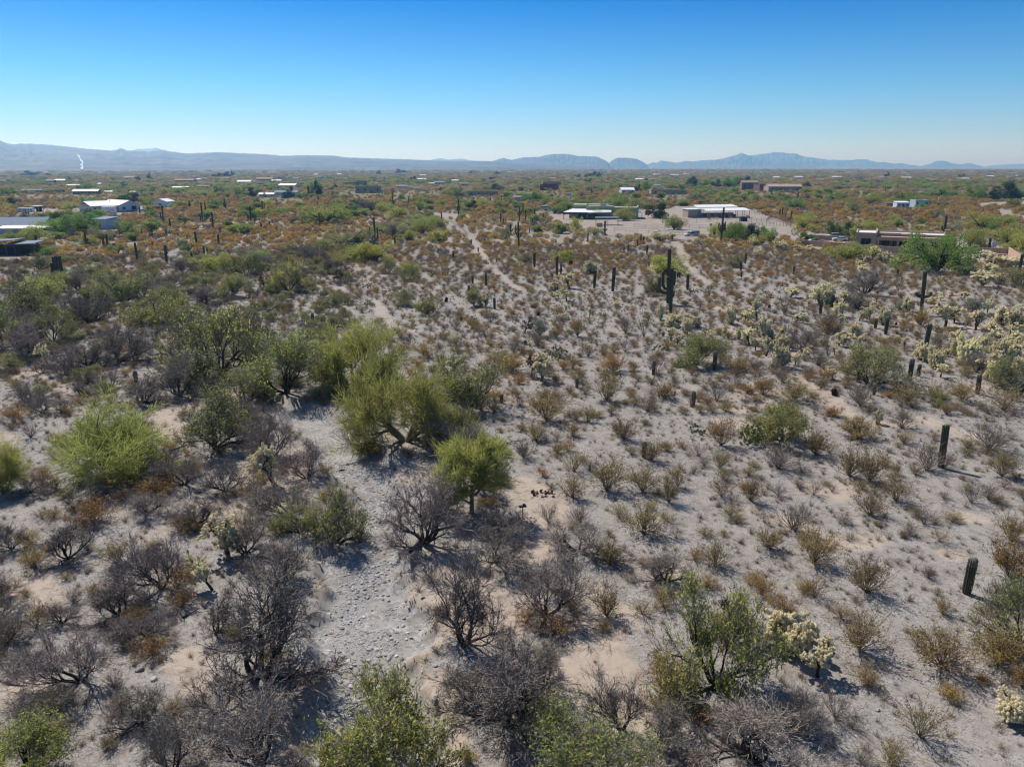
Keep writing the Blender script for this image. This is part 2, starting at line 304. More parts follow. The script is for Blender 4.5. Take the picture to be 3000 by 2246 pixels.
K['fcreo'] = [far_bush(81, 'creo_leaf'), far_bush(82, 'creo_leaf_o'), far_bush(83, 'creo_leaf_o'), far_bush(84, 'creo_leaf', 220, .06, 24), far_bush(85, 'dry_twig', 220, .06, 30), far_bush(86, 'mesq_twig', 260, .06, 30)]
K['ftree'] = [far_tree(91, 'mesq_leaf'), far_tree(92, 'grn_leaf'), far_tree(93, 'pv_twig'), far_tree(94, 'mesq_leaf', lm2='pv_twig'), far_tree(95, 'mesq_twig', 1500, .075), far_tree(96, 'grn_leaf', lm2='mesq_leaf')]
K['gtree'] = [far_tree(101, 'grn_leaf', 9500, .042, 16), far_tree(102, 'grn_leaf', 9500, .042, 18, lm2='mesq_leaf'), far_tree(103, 'dk_leaf', 6000, .055, 12)]
K['ytree'] = [far_tree(104, 'pv_twig', 8000, .042, 14), far_tree(105, 'mesq_leaf_y', 8000, .042, 15, lm2='mesq_leaf')]
K['mtree'] = [far_tree(106, 'mesq_leaf', 7000, .04, 13, lm2='pv_twig'), far_tree(107, 'mesq_leaf', 7000, .04, 14), far_tree(108, 'mesq_leaf', 6000, .038, 14, lm2='mesq_twig')]

def tuft(s, m, n=46, L=.3, lean=1.2):
    rng = np.random.default_rng(s); S = []
    for i in range(n):
        a = rng.uniform(0, 6.28); q = rng.uniform(.1, lean); l = L * rng.uniform(.5, 1.2); b = rng.normal(size=2) * .05; d = np.array([math.cos(a) * math.sin(q), math.sin(a) * math.sin(q), math.cos(q)]); S.append((b[0], b[1], 0, *(np.array([b[0], b[1], 0]) + d * l), .006, .003))
        if i % 2: e_ = S[-1][3:6]; d2 = d + rng.normal(size=3) * .5; S.append((*e_, *(np.array(e_) + d2 * l * .35), .004, .002))
    V, Q = ribbons(S, rng); T_ = np.array([x[3:6] for x in S]); V2, Q2 = leaves(T_, .018, rng, .6); v, q, mi = join([(V, Q), (V2, Q2)]); return mesh_np('tuft', v, q, [M['dry_twig'], M[m]], mi)
TUFT = [tuft(1, 'straw_tip'), tuft(2, 'creo_leaf'), tuft(3, 'straw_tip', 60, .22), tuft(4, 'mesq_twig', 40, .26), tuft(5, 'creo_leaf', 50, .36, 1.0)]
# ---------------------------------------------------------------- ground
def ground():
    th = np.concatenate([np.radians(np.arange(-52, 52.01, .24)), np.radians(np.arange(56, 308, 6.0))])
    rs = [1.0]
    while rs[-1] < 62000: rs.append(rs[-1] * (1.35 if rs[-1] < 17 else 1.0095 if rs[-1] < 210 else 1.07))
    rs = np.array(rs); TH, RR = np.meshgrid(th, rs); X = RR * np.sin(TH); Y = RR * np.cos(TH); Z = hz(X, Y)
    n, m = X.shape; V = np.stack([X, Y, Z], -1).reshape(-1, 3); I = np.arange(n * m).reshape(n, m)
    J = np.roll(I, -1, 1); Q = np.stack([I[:-1], I[1:], J[1:], J[:-1]], -1).reshape(-1, 4)
    m_ = bpy.data.materials.new('desert_soil'); m_.use_nodes = True
    me = mesh_np('ground', V, Q, [m_], sm=True)
    w = wmask(X, Y, .3); s = smask(SAND, X, Y, .8); t = smask(TRAIL, X, Y, .6); sm = smask([SAND[8]], X, Y, .3)
    s = np.clip(s + .55 * smooth(.25, .9, noise(X, Y, 1.7, 4)), 0, 1)
    C = np.stack([w, s, t, 1 - sm], -1).reshape(-1, 4).astype(np.float32)
    at = me.color_attributes.new('soil', 'FLOAT_COLOR', 'POINT'); at.data.foreach_set('color', C.ravel())
    N = m_.node_tree.nodes; L = m_.node_tree.links; b = N['Principled BSDF']; b.inputs['Roughness'].default_value = .95; b.inputs['Specular IOR Level'].default_value = .15
    ge = N.new('ShaderNodeNewGeometry'); a = N.new('ShaderNodeVertexColor'); a.layer_name = 'soil'; sep = N.new('ShaderNodeSeparateColor'); L.new(a.outputs[0], sep.inputs[0])
    def nz(s, d=5, r=.6):
        x = N.new('ShaderNodeTexNoise'); x.inputs['Scale'].default_value = s; x.inputs['Detail'].default_value = d; x.inputs['Roughness'].default_value = r; L.new(ge.outputs['Position'], x.inputs['Vector']); return x.outputs[0]
    def rng_(v, a0, a1, b0=0, b1=1):
        x = N.new('ShaderNodeMapRange'); x.inputs[1].default_value = a0; x.inputs[2].default_value = a1; x.inputs[3].default_value = b0; x.inputs[4].default_value = b1; L.new(v, x.inputs[0]); return x.outputs[0]
    def mix(f, c1, c2, mode='MIX'):
        x = N.new('ShaderNodeMix'); x.data_type = 'RGBA'; x.blend_type = mode
        if isinstance(f, (int, float)): x.inputs[0].default_value = f
        else: L.new(f, x.inputs[0])
        for c, k in ((c1, 6), (c2, 7)):
            if isinstance(c, tuple): x.inputs[k].default_value = (*c, 1)
            else: L.new(c, x.inputs[k])
        return x.outputs[2]
    def mth(op, a_, b_):
        x = N.new('ShaderNodeMath'); x.operation = op; x.use_clamp = True
        for v, k in ((a_, 0), (b_, 1)):
            if isinstance(v, (int, float)): x.inputs[k].default_value = v
            else: L.new(v, x.inputs[k])
        return x.outputs[0]
    vo = N.new('ShaderNodeTexVoronoi'); vo.inputs['Scale'].default_value = 14; L.new(ge.outputs['Position'], vo.inputs['Vector'])
    vo2 = N.new('ShaderNodeTexVoronoi'); vo2.inputs['Scale'].default_value = 5.5; L.new(ge.outputs['Position'], vo2.inputs['Vector'])
    bw = N.new('ShaderNodeSeparateColor'); L.new(vo.outputs['Color'], bw.inputs[0]); bw2 = N.new('ShaderNodeSeparateColor'); L.new(vo2.outputs['Color'], bw2.inputs[0])
    grav = mix(bw.outputs[0], (.145, .137, .128), (.385, .362, .337)); grav = mix(rng_(bw2.outputs[1], .6, .9), grav, (.32, .305, .295))
    grav = mix(rng_(nz(.8), .4, .62, 0, .8), grav, (.285, .257, .23))
    sand = mix(rng_(nz(3), .3, .7), (.35, .29, .236), (.43, .36, .295))
    sf = mth('MULTIPLY', rng_(mth('ADD', sep.outputs[1], mth('MULTIPLY', nz(1.3, 6), .45)), .34, .62), .95)
    col = mix(sf, grav, sand)
    washc = mix(bw2.outputs[0], (.19, .185, .18), (.40, .39, .375)); washc = mix(rng_(nz(.9, 5), .45, .58), washc, (.30, .28, .26))
    col = mix(rng_(mth('ADD', sep.outputs[0], mth('MULTIPLY', nz(2), .3)), .45, .8), col, washc)
    col = mix(mth('MULTIPLY', sep.outputs[2], .45), col, (.44, .37, .305))
    lit = rng_(nz(.55, 7, .7), .52, .68, 0, .7); col = mix(lit, col, (.16, .125, .10))
    # beyond the built shrubs the plain is a carpet of low scrub
    ln = N.new('ShaderNodeVectorMath'); ln.operation = 'LENGTH'; L.new(ge.outputs['Position'], ln.inputs[0])
    scr = mix(rng_(nz(.035, 8, .75), .4, .6), (.20, .155, .095), (.12, .13, .07)); scr = mix(rng_(nz(.006, 5, .6), .52, .62), scr, (.16, .125, .08)); scr = mix(rng_(nz(.09, 3), .6, .68), scr, (.30, .24, .19))
    ff = rng_(ln.outputs['Value'], 160, 600, 0, .95); col = mix(ff, col, scr)
    L.new(col, b.inputs['Base Color'])
    h = mth('ADD', mth('MULTIPLY', rng_(vo.outputs['Distance'], 0, .06, 1, 0), .5), mth('MULTIPLY', nz(9, 4), .5)); bp = N.new('ShaderNodeBump'); bp.inputs['Strength'].default_value = .6; bp.inputs['Distance'].default_value = .035
    L.new(h, bp.inputs['Height']); L.new(bp.outputs[0], b.inputs['Normal'])
    return tag(link('ground', me), kind='structure', label='pale gravelly desert ground with sandy patches and a stony wash')
ground()
def px_sheet(name, pts, m, z, label, jit=2.0, seed=1):
    r = random.Random(seed); P = []
    for i in range(len(pts)):
        a, b = pts[i], pts[(i + 1) % len(pts)]
        for k in range(5):
            t = k / 5; P.append((a[0] + (b[0] - a[0]) * t + r.uniform(-jit, jit) * 2, a[1] + (b[1] - a[1]) * t + r.uniform(-jit, jit) * .35))
    bm = bmesh.new(); vs = [bm.verts.new((*flat(*p), z)) for p in P]; f = bm.faces.new(vs)
    bmesh.ops.triangulate(bm, faces=[f]); me = bpy.data.meshes.new(name); bm.to_mesh(me); bm.free(); me.materials.append(m)
    for p in me.polygons:
        if p.normal.z < 0: p.flip()
    return tag(link(name, me), label, kind='structure')
YARDS = {'ranch_yard': ([(1600, 630), (1650, 624), (1960, 612), (1975, 604), (2060, 604), (2190, 612), (2330, 662), (2340, 676), (2250, 688), (2130, 690), (2010, 700), (1990, 712), (1960, 700), (1900, 690), (1790, 690), (1730, 672), (1650, 655), (1600, 642)], 'bare dusty ranch yard around the green house'),
 'driveway': ([(2250, 668), (2330, 678), (2440, 688), (2500, 692), (2500, 702), (2400, 703), (2330, 702), (2240, 690)], 'pale dirt driveway leading to the adobe house'),
 'left_yard': ([(40, 630), (100, 612), (250, 612), (430, 603), (450, 614), (330, 634), (180, 628), (60, 634)], 'dusty yard in front of the manufactured house'),
 'dirt_road': ([(2920, 611), (2962, 616), (2975, 630), (3060, 636), (3060, 654), (2960, 640), (2925, 628)], 'pale bend of dirt road at the right edge'),
 'lot': ([(2850, 596), (3060, 586), (3060, 602), (2880, 606)], 'bare pale lot under the bright green tree'),
 'courtyard': ([(2790, 742), (2960, 744), (2990, 770), (2800, 765)], 'swept dirt courtyard right of the adobe house'),
 'side_lot': ([(2790, 700), (2935, 698), (2960, 730), (2800, 736)], 'pale bare lot behind the courtyard wall'),
 'trail_head': ([(1265, 624), (1375, 628), (1380, 640), (1300, 640)], 'bare dirt strip at the start of the fenced trail')}
for i, (k, (p, l)) in enumerate(YARDS.items()): px_sheet(k, p, M['dirt'], .02 + .004 * i, l, seed=i)
# ---------------------------------------------------------------- mountains and air
M['mtn'] = mat('mountain_scrub', (.085, .09, .08), (.03, .042, .04), scale=.0035, detail=9, objrand=0)
M['mtn2'] = mat('bajada_scrub', (.12, .12, .11), (.03, .045, .042), scale=.003, detail=10, objrand=0)
def ridge(name, pts, D, front, back, m, label, rough=.07, shape=1.5, seed=0, nx=260, zb=-20.0, ny=26):
    D *= .6; front *= .6; back *= .6; pts = sorted(pts); xs = np.array([p[0] for p in pts], float); ys = np.array([p[1] for p in pts], float)
    px = np.linspace(xs[0], xs[-1], nx); py = np.interp(px, xs, ys); rg = np.random.default_rng(seed)
    u = (CY - py) / F; t = D / (cp + u * sp_); Xr = (px - CX) / F * t; Zr = H + t * (-sp_ + u * cp)
    Zr = Zr + sum(np.sin(px * k + rg.uniform(0, 6)) * a for k, a in ((.21, .007), (.43, .006), (.9, .005))) * (Zr - zb)
    ed = np.minimum(np.arange(nx), np.arange(nx)[::-1]) / (nx * .03); Zr = zb + (Zr - zb) * np.clip(ed, 0, 1)
    V = []
    vs = np.concatenate([np.linspace(0, 1, ny), 1 + np.linspace(0, 1, 9)[1:]])
    for v in vs:
        yy = D - front * (1 - v) if v <= 1 else D + back * (v - 1); hh = v ** shape if v <= 1 else (2 - v) ** 1.2
        g = sum(np.sin(Xr / (D * q) + rg.uniform(0, 6) + 3 * np.sin(v * 5 + Xr / (D * q * 3))) * w for q, w in ((.006, .5), (.0026, .3), (.0012, .2))) * rough * math.sin(min(v, 1) * 3.1416) ** .6
        V.append(np.stack([Xr * yy / D, np.full(nx, yy), zb + (Zr - zb) * np.clip(hh * (1 + g * 2), 0, 1.0)], -1))
    V = np.stack(V); n = len(vs); I = np.arange(n * nx).reshape(n, nx); Q = np.stack([I[:-1, :-1], I[:-1, 1:], I[1:, 1:], I[1:, :-1]], -1).reshape(-1, 4)
    me = mesh_np(name, V.reshape(-1, 3), Q, [m], sm=True)
    o = tag(link(name, me), label, kind='structure'); o['_v'] = 0; del o['_v']
    return o, V.reshape(-1, 3), Q
_, BV, BQ = ridge('bajada', [(-500, 405), (-200, 380), (0, 412), (30, 423), (80, 421), (140, 424), (200, 430), (250, 436), (280, 438), (330, 442), (355, 434), (372, 441), (440, 444), (468, 438), (500, 444), (545, 450), (640, 446), (700, 449), (750, 451), (790, 453), (828, 457), (880, 455), (980, 456), (1010, 461), (1080, 464), (1190, 467), (1280, 471), (1430, 472), (1520, 476), (1700, 482), (1800, 488)], 14000, 9200, 4000, M['mtn2'], 'long hazy blue slope rising to mesas on the left', rough=.07, shape=1.25, seed=2, ny=44)
ridge('mesa', [(1380, 482), (1440, 474), (1455, 468), (1475, 463), (1488, 466), (1500, 469), (1515, 465), (1535, 461), (1580, 460), (1605, 453), (1640, 451), (1668, 452), (1692, 457), (1748, 459), (1765, 466), (1783, 476), (1795, 489)], 17000, 3500, 2500, M['mtn'], 'broad flat-topped blue mesa in the middle distance', rough=.16, seed=3)
ridge('butte', [(1778, 489), (1788, 474), (1800, 466), (1812, 462), (1850, 463), (1868, 467), (1888, 477), (1903, 489)], 17500, 2200, 2000, M['mtn'], 'smaller flat-topped butte right of the broad mesa', rough=.1, seed=4, nx=120)
ridge('peaks', [(1880, 489), (1905, 479), (1915, 475), (1922, 478), (1938, 470), (1960, 474), (1985, 477), (2005, 472), (2030, 473), (2060, 470), (2100, 468), (2120, 464), (2150, 456), (2173, 448), (2190, 454), (2215, 464), (2250, 468), (2300, 474), (2360, 480), (2400, 489)], 23000, 5000, 4000, M['mtn'], 'blue mountain with a sharp pointed summit', rough=.28, nx=420, seed=5)
ridge('far_range', [(2130, 489), (2190, 457), (2215, 454), (2250, 450), (2270, 447), (2290, 448), (2305, 449), (2335, 452), (2360, 460), (2390, 463), (2420, 468), (2450, 469), (2500, 470), (2515, 467), (2540, 468), (2570, 476), (2590, 475), (2620, 480), (2640, 478), (2665, 483), (2720, 489)], 27000, 5000, 4000, M['mtn'], 'pale jagged mountain range on the horizon', rough=.4, seed=6)
ridge('low_mesa', [(2690, 489), (2728, 479), (2742, 472), (2760, 471), (2775, 473), (2790, 479), (2815, 481), (2842, 478), (2860, 483), (2885, 489)], 26000, 3000, 3000, M['mtn'], 'low pale mesa on the right horizon', rough=.15, seed=7, nx=120)
ridge('right_hills', [(2860, 489), (2950, 482), (3050, 478), (3200, 480), (3500, 470), (3900, 489)], 30000, 3000, 3000, M['mtn'], 'very faint hills at the right edge of the horizon', rough=.15, seed=8, nx=120)
ridge('faint_peaks', [(330, 470), (400, 437), (440, 436), (455, 433), (470, 437), (500, 455), (900, 470), (1240, 475), (1270, 467), (1290, 463), (1310, 468), (1350, 465), (1380, 470), (1430, 475), (1500, 489)], 33000, 3000, 3000, M['mtn'], 'faint far peaks showing above the long left slope', rough=.15, seed=9)
bvh = BVHTree.FromPolygons([Vector(v) for v in BV], [tuple(q) for q in BQ])
def hit(x, y):
    d = Vector(((x - CX) / F, cp + (CY - y) / F * sp_, -sp_ + (CY - y) / F * cp)).normalized(); r = bvh.ray_cast(Vector((0, 0, H)), d)
    return r[0]
rp = [hit(*p) for p in [(228, 454), (231, 460), (235, 467), (240, 474), (243, 480), (238, 487), (243, 490), (240, 496), (242, 500)]]; rp = [p for p in rp if p]
if len(rp) > 2:
    V = []
    for i, p in enumerate(rp):
        w = 2.5 + 5 * (i % 2) ; V += [(p.x - w, p.y, p.z + 6), (p.x + w, p.y, p.z + 6)]
    I = np.arange(len(rp) - 1)[:, None] * 2; tag(link('highway', mesh_np('highway', V, I + np.array([[0, 1, 3, 2]]), [flatm('painted_glint_asphalt', (.62, .62, .62), .35)])), 'bright sunlit highway climbing the hazy left slope', kind='structure')  # sun glint on the road is put into the pale colour
hb = bmesh.new(); bmesh.ops.create_cube(hb, size=1); hm = bpy.data.meshes.new('haze'); hb.to_mesh(hm); hb.free()
ho = link('haze', hm, loc=(0, 0, 179)); ho.scale = (126000, 126000, 400); tag(ho, 'thin blue desert haze over the valley', kind='stuff')
vm = bpy.data.materials.new('air'); vm.use_nodes = True; vn = vm.node_tree; vn.nodes.clear(); vo_ = vn.nodes.new('ShaderNodeOutputMaterial'); pv = vn.nodes.new('ShaderNodeVolumePrincipled')
pv.inputs['Color'].default_value = (.26, .57, 1.0, 1); pv.inputs['Absorption Color'].default_value = (.88, .96, 1, 1); pv.inputs['Density'].default_value = 1.0e-4; pv.inputs['Anisotropy'].default_value = .45; vn.links.new(pv.outputs[0], vo_.inputs['Volume']); hm.materials.append(vm)
# ---------------------------------------------------------------- landmarks for labels
LM = [('the stony wash', 1080, 1800), ('the slim palo verde', 1382, 1503), ('the broad palo verde', 1221, 1285), ('the manufactured house', 340, 625),
 ('the blue-roofed house', 60, 690), ('the dark horse shed', 80, 745), ('the adobe house', 2640, 730), ('the courtyard wall', 2900, 745), ('the ranch house', 1700, 640), ('the white horse shelter', 2110, 636),
 ('the parked silver truck', 2025, 690), ('the giant saguaro', 1960, 900), ('the two-armed saguaro', 2695, 920), ('the large prickly pear', 1630, 1052), ('the four-stemmed saguaro', 172, 806),
 ('the five-armed saguaro', 1100, 707), ('the dense cholla thicket', 2830, 1000), ('the leaning cholla', 667, 1620), ('the pair of near chollas', 2350, 1940), ('the fan-shaped ocotillo', 1886, 987),
 ('the flowering saguaro', 2752, 1367), ('the grey-topped saguaro', 2829, 1738), ('the lone barrel cactus', 2446, 1158), ('the yellow palo verde', 345, 1370), ('the fenced trail', 1340, 690),
 ('the pueblo-style house', 1080, 565), ('the red barn', 1608, 555), ('the two-storey brown house', 2200, 558), ('the tall green tree', 2950, 580), ('the corral bushes', 2190, 700), ('the yellow-flowering mesquite', 1100, 2240), ('the small white trailer', 1670, 575)]
def where(x, y, skip=None):
    p = flat(x, max(y, 500)); best = None
    for n, lx, ly in LM:
        if n == skip: continue
        q = flat(lx, ly); d = math.hypot((p[0] - q[0]), (p[1] - q[1]) * .6)
        if best is None or d < best[0]: best = (d, n, lx, ly, q)
    d, n, lx, ly, q = best; dx = x - lx; dy = p[1] - q[1]
    side = 'right of' if dx > 0 else 'left of'; dep = 'beyond' if dy > 0 else 'in front of'; mm = abs(dy) * F / max(p[1], 1) / 2.2
    far = ''
    if abs(dx) > mm * 2: return side + ' ' + n
    if mm > abs(dx) * 2: return dep + ' ' + n
    return dep + ' and ' + side + ' ' + n
# ---------------------------------------------------------------- buildings
BLD = []   # (x, y, radius) kept clear of plants
def boxes(bs):
    V, Q = [], []
    for x0, x1, y0, y1, z0, z1 in bs:
        o = len(V); V += [(x0, y0, z0), (x1, y0, z0), (x1, y1, z0), (x0, y1, z0), (x0, y0, z1), (x1, y0, z1), (x1, y1, z1), (x0, y1, z1)]
        Q += [[o + i for i in q] for q in ((0, 3, 2, 1), (4, 5, 6, 7), (0, 1, 5, 4), (1, 2, 6, 5), (2, 3, 7, 6), (3, 0, 4, 7))]
    return V, Q
def part(name, bs, m, parent, label=None):
    V, Q = boxes(bs); o = link(name, mesh_np(name, V, Q, [M[m]]), parent)
    if label: o['label'] = label
    return o
def poly(name, V, Fs, m, parent):
    me = bpy.data.meshes.new(name); me.from_pydata(V, [], Fs); me.materials.append(M[m]); me.update(); return link(name, me, parent)
def gable(name, x0, x1, y0, y1, z, h, m, parent, ov=.4, axis='x', th=.18):
    a, b, c, d = x0 - ov, x1 + ov, y0 - ov, y1 + ov
    if axis == 'x':
        mY = (c + d) / 2; V = [(a, c, z), (b, c, z), (b, d, z), (a, d, z), (a, mY, z + h), (b, mY, z + h)]
        V += [(x, y, q + th) for x, y, q in V]; Fs = [(6, 7, 11, 10), (9, 10, 11, 8), (0, 4, 5, 1), (3, 2, 5, 4), (0, 1, 7, 6), (2, 3, 9, 8), (0, 6, 10, 4), (4, 10, 9, 3), (1, 5, 11, 7), (5, 2, 8, 11)]
    else:
        mX = (a + b) / 2; V = [(a, c, z), (a, d, z), (b, d, z), (b, c, z), (mX, c, z + h), (mX, d, z + h)]
        V += [(x, y, q + th) for x, y, q in V]; Fs = [(6, 10, 11, 7), (9, 8, 11, 10), (0, 1, 5, 4), (3, 4, 5, 2), (0, 6, 7, 1), (2, 8, 9, 3), (0, 4, 10, 6), (4, 3, 9, 10), (1, 7, 11, 5), (5, 11, 8, 2)]
    return poly(name, V, Fs, m, parent)
def gablewall(x0, x1, y0, y1, z, h, axis, m, parent):
    if axis == 'x': mY = (y0 + y1) / 2; V = [(x0, y0, 0), (x1, y0, 0), (x1, y1, 0), (x0, y1, 0), (x0, y0, z), (x1, y0, z), (x1, y1, z), (x0, y1, z), (x0, mY, z + h - .03), (x1, mY, z + h - .03)]; Fs = [(0, 1, 5, 4), (2, 3, 7, 6), (1, 2, 6, 9, 5), (3, 0, 4, 8, 7)]
    else: mX = (x0 + x1) / 2; V = [(x0, y0, 0), (x1, y0, 0), (x1, y1, 0), (x0, y1, 0), (x0, y0, z), (x1, y0, z), (x1, y1, z), (x0, y1, z), (mX, y0, z + h - .03), (mX, y1, z + h - .03)]; Fs = [(0, 1, 5, 8, 4), (2, 3, 7, 9, 6), (1, 2, 6, 5), (3, 0, 4, 7)]
    return poly('wall', V, Fs, m, parent)
def empty(name, loc, rot=0, label=None, cat=None, group=None):
    o = link(name, None, loc=loc, rotz=rot); return tag(o, label, cat, group)
def frame(a, b):
    A, B = G(*a), G(*b); d = B - A; return A, math.atan2(d.y, d.x), math.hypot(d.x, d.y)
def window(t, x0, x1, z0, z1, y=0, fr='white'):
    w = part('window', [(x0, x1, y - .06, y - .003, z0, z1)], fr, t); w2 = part('pane', [(x0 + .1, x1 - .1, y - .10, y - .063, z0 + .1, z1 - .1)], 'glass', w); return w
def house(px, py, w, h, depth=9, yaw=0, roof='gable', wall='tan', roofm='tanroof', label=None, cat='house', nwin=3, axis='x', name='house', door=True):
    p = G(px, py); s = mpp(p); W = w * s; Hh = h * s; t = empty(name, p, yaw, label, cat, 'buildings scattered across the desert valley'); BLD.append((p.x, p.y + depth / 2, W * .5 + 3))
    x0, x1 = -W / 2, W / 2
    if roof == 'gable':
        rh = min(Hh * .35, 2.2); wz = Hh - rh; gablewall(x0, x1, 0, depth, wz, rh, axis, wall, t); gable('roof', x0, x1, 0, depth, wz, rh, roofm, t, axis=axis)
    elif roof == 'flat':
        wz = Hh * .9; part('wall', [(x0, x1, 0, depth, 0, wz)], wall, t)
        part('parapet', [(x0 - .05, x1 + .05, -.05, .25, wz, Hh), (x0 - .05, x1 + .05, depth - .25, depth + .05, wz, Hh), (x0 - .05, x0 + .25, .25, depth - .25, wz, Hh), (x1 - .25, x1 + .05, .25, depth - .25, wz, Hh)], wall, t)
        part('roof', [(x0 + .26, x1 - .26, .26, depth - .26, wz + .02, wz + .12)], roofm, t)
    elif roof == 'shed':
        wz = Hh * .86; part('wall', [(x0, x1, 0, depth, 0, wz)], wall, t); poly('roof', [(x0 - .3, -.4, wz + .02), (x1 + .3, -.4, wz + .02), (x1 + .3, depth + .3, Hh), (x0 - .3, depth + .3, Hh), (x0 - .3, -.4, wz + .17), (x1 + .3, -.4, wz + .17), (x1 + .3, depth + .3, Hh + .15), (x0 - .3, depth + .3, Hh + .15)], [(0, 3, 2, 1), (4, 5, 6, 7), (0, 1, 5, 4), (1, 2, 6, 5), (2, 3, 7, 6), (3, 0, 4, 7)], roofm, t)
    elif roof == 'cover':
        part('roof', [(x0, x1, -.3, depth, Hh - .25, Hh)], roofm, t)
        for xx in (x0 + .3, x1 - .5):
            for yy in (.1, depth - .4): part('post', [(xx, xx + .2, yy, yy + .2, 0, Hh - .25)], 'steel', t)
        part('wall', [(x0 + .6, x1 - .6, depth - 1.2, depth - 1, 0, Hh - .3)], wall, t); return t
    if nwin:
        for i in range(nwin):
            xc = x0 + W * (i + .5) / nwin; ww = min(1.6, W / nwin * .5)
            if door and i == nwin // 2: part('door', [(xc - .5, xc + .5, -.08, -.003, 0, min(2.1, wz * .8))], 'dark', t)
            else: window(t, xc - ww / 2, xc + ww / 2, wz * .35, wz * .78)
    return t
# --- adobe house
def adobe():
    A, yaw, W = frame((2503, 727), (2774, 738)); D = 14.0
    t = empty('adobe_house', A, yaw, 'long tan adobe house with flat pale roof, shaded porch and chimney', 'house'); W1 = W * .235; zL = 4.3; zP = 3.4; zU = 4.7
    BLD.append((*(A + Vector((math.cos(yaw), math.sin(yaw), 0)) * W / 2)[:2], W * .45))
    part('wall', [(0, W1, 0, D, 0, zL), (W1, W, 3.4, D, 0, zP + .6)], 'adobe', t)
    part('parapet', [(-.03, W1 + .03, -.03, .32, zL, zL + .5), (-.03, .32, .32, D - .3, zL, zL + .5), (-.03, W1 + .03, D - .3, D + .03, zL, zL + .5), (W1 - .3, W1 + .03, .32, D - .3, zL, zL + .9)], 'adobe', t, 'low stucco rim of the left wing')
    part('roof', [(.33, W1 - .31, .33, D - .31, zL + .05, zL + .12)], 'adobe_roof', t)
    part('upper_wall', [(W1 + .05, W * .50, 3.0, 3.4, zP + .62, zU), (W * .50, W * .76, 2.7, 3.4, zP + .62, zU - .1), (W * .76, W + .03, 3.0, 3.4, zP + .62, zU - .2), (W1 + .05, W + .03, D - .35, D + .03, zP + .62, zU), (W - .3, W + .03, 3.4, D - .35, zP + .62, zU)], 'adobe', t)
    part('upper_roof', [(W1 + .05, W - .31, 3.41, D - .36, zP + .62, zP + .72)], 'roofw', t)
    part('roof_hatch', [(W * .58, W * .62, 7, 8, zP + .73, zP + .95)], 'dark', t)
    part('porch_roof', [(W1 + .04, W - .05, -.35, 3.38, zP - .15, zP + .35)], 'adobe', t); part('porch_beam', [(W1 + .06, W - .08, -.3, .1, zP - .75, zP - .16)], 'adobe', t)
    for f in (.255, .47, .63, .8, .975): part('porch_column', [(W * f - .3, W * f + .3, -.28, .08, 0, zP - .76)], 'adobe', t)
    part('chimney', [(W - .9, W + .35, 4, 5.2, 0, zU + 1.1), (W - 1.0, W + .45, 3.9, 5.3, zU + 1.101, zU + 1.4)], 'adobe', t)
    w = window(t, W1 * .27, W1 * .75, .9, 3.1, 0, 'brown'); part('mullion', [(W1 * .5 - .05, W1 * .5 + .05, -.14, -.103, 1.0, 3.0)], 'brown', w)
    for a, b in ((.30, .38), (.42, .46), (.55, .61), (.68, .76), (.84, .92)): window(t, W * a, W * b, .3, 2.5, 3.4, 'brown')
    part('door', [(W * .49, W * .525, 3.32, 3.398, 0, 2.3)], 'dark', t)
    for i in range(5): part('drain_spout', [(W * (.3 + i * .14), W * (.3 + i * .14) + .15, 2.2 if i in (2, 3) else 2.5, 2.69 if i in (2, 3) else 2.99, zU - .75, zU - .6)], 'brown', t)
    d = part('roof_dish_mast', [(.7, .76, 3, 3.06, zL + .13, zL + 1.4)], 'steel', t)
    def wallseg(a, b, h, label, m='adobe'):
        P, yw, L = frame(a, b); q = empty('garden_wall', P, yw, label, 'wall', 'stucco walls round the adobe house'); part('wall_body', [(0, L, -.15, .15, 0, h)], m, q); part('coping', [(-.05, L + .05, -.2, .2, h + .002, h + .12)], m, q)
    wallseg((2348, 714), (2368, 702), 1.5, 'short tan garden wall at the left end of the carport yard')
    wallseg((2370, 701), (2500, 706), 1.4, 'tan garden wall behind the parked grey car')
    wallseg((2350, 719), (2590, 739), 1.6, 'long tan stucco garden wall in front of the left wing')
    wallseg((2592, 740), (2800, 752), 1.7, 'tan stucco wall in front of the porch garden')
    wallseg((2800, 742), (2952, 746), 1.7, 'back wall of the courtyard right of the adobe house')
    wallseg((2953, 746), (2992, 776), 2.0, 'sunlit side wall of the courtyard running towards the viewer')
    p = G(2930, 750); q = empty('brick_planter', p, yaw, 'low red brick planter inside the courtyard', 'planter'); part('brick_rim', [(-1.6, 1.6, -.6, .6, 0, .5)], 'redbrick', q); part('cap', [(-1.7, 1.7, -.7, .7, .502, .56)], 'adobe', q)
adobe()
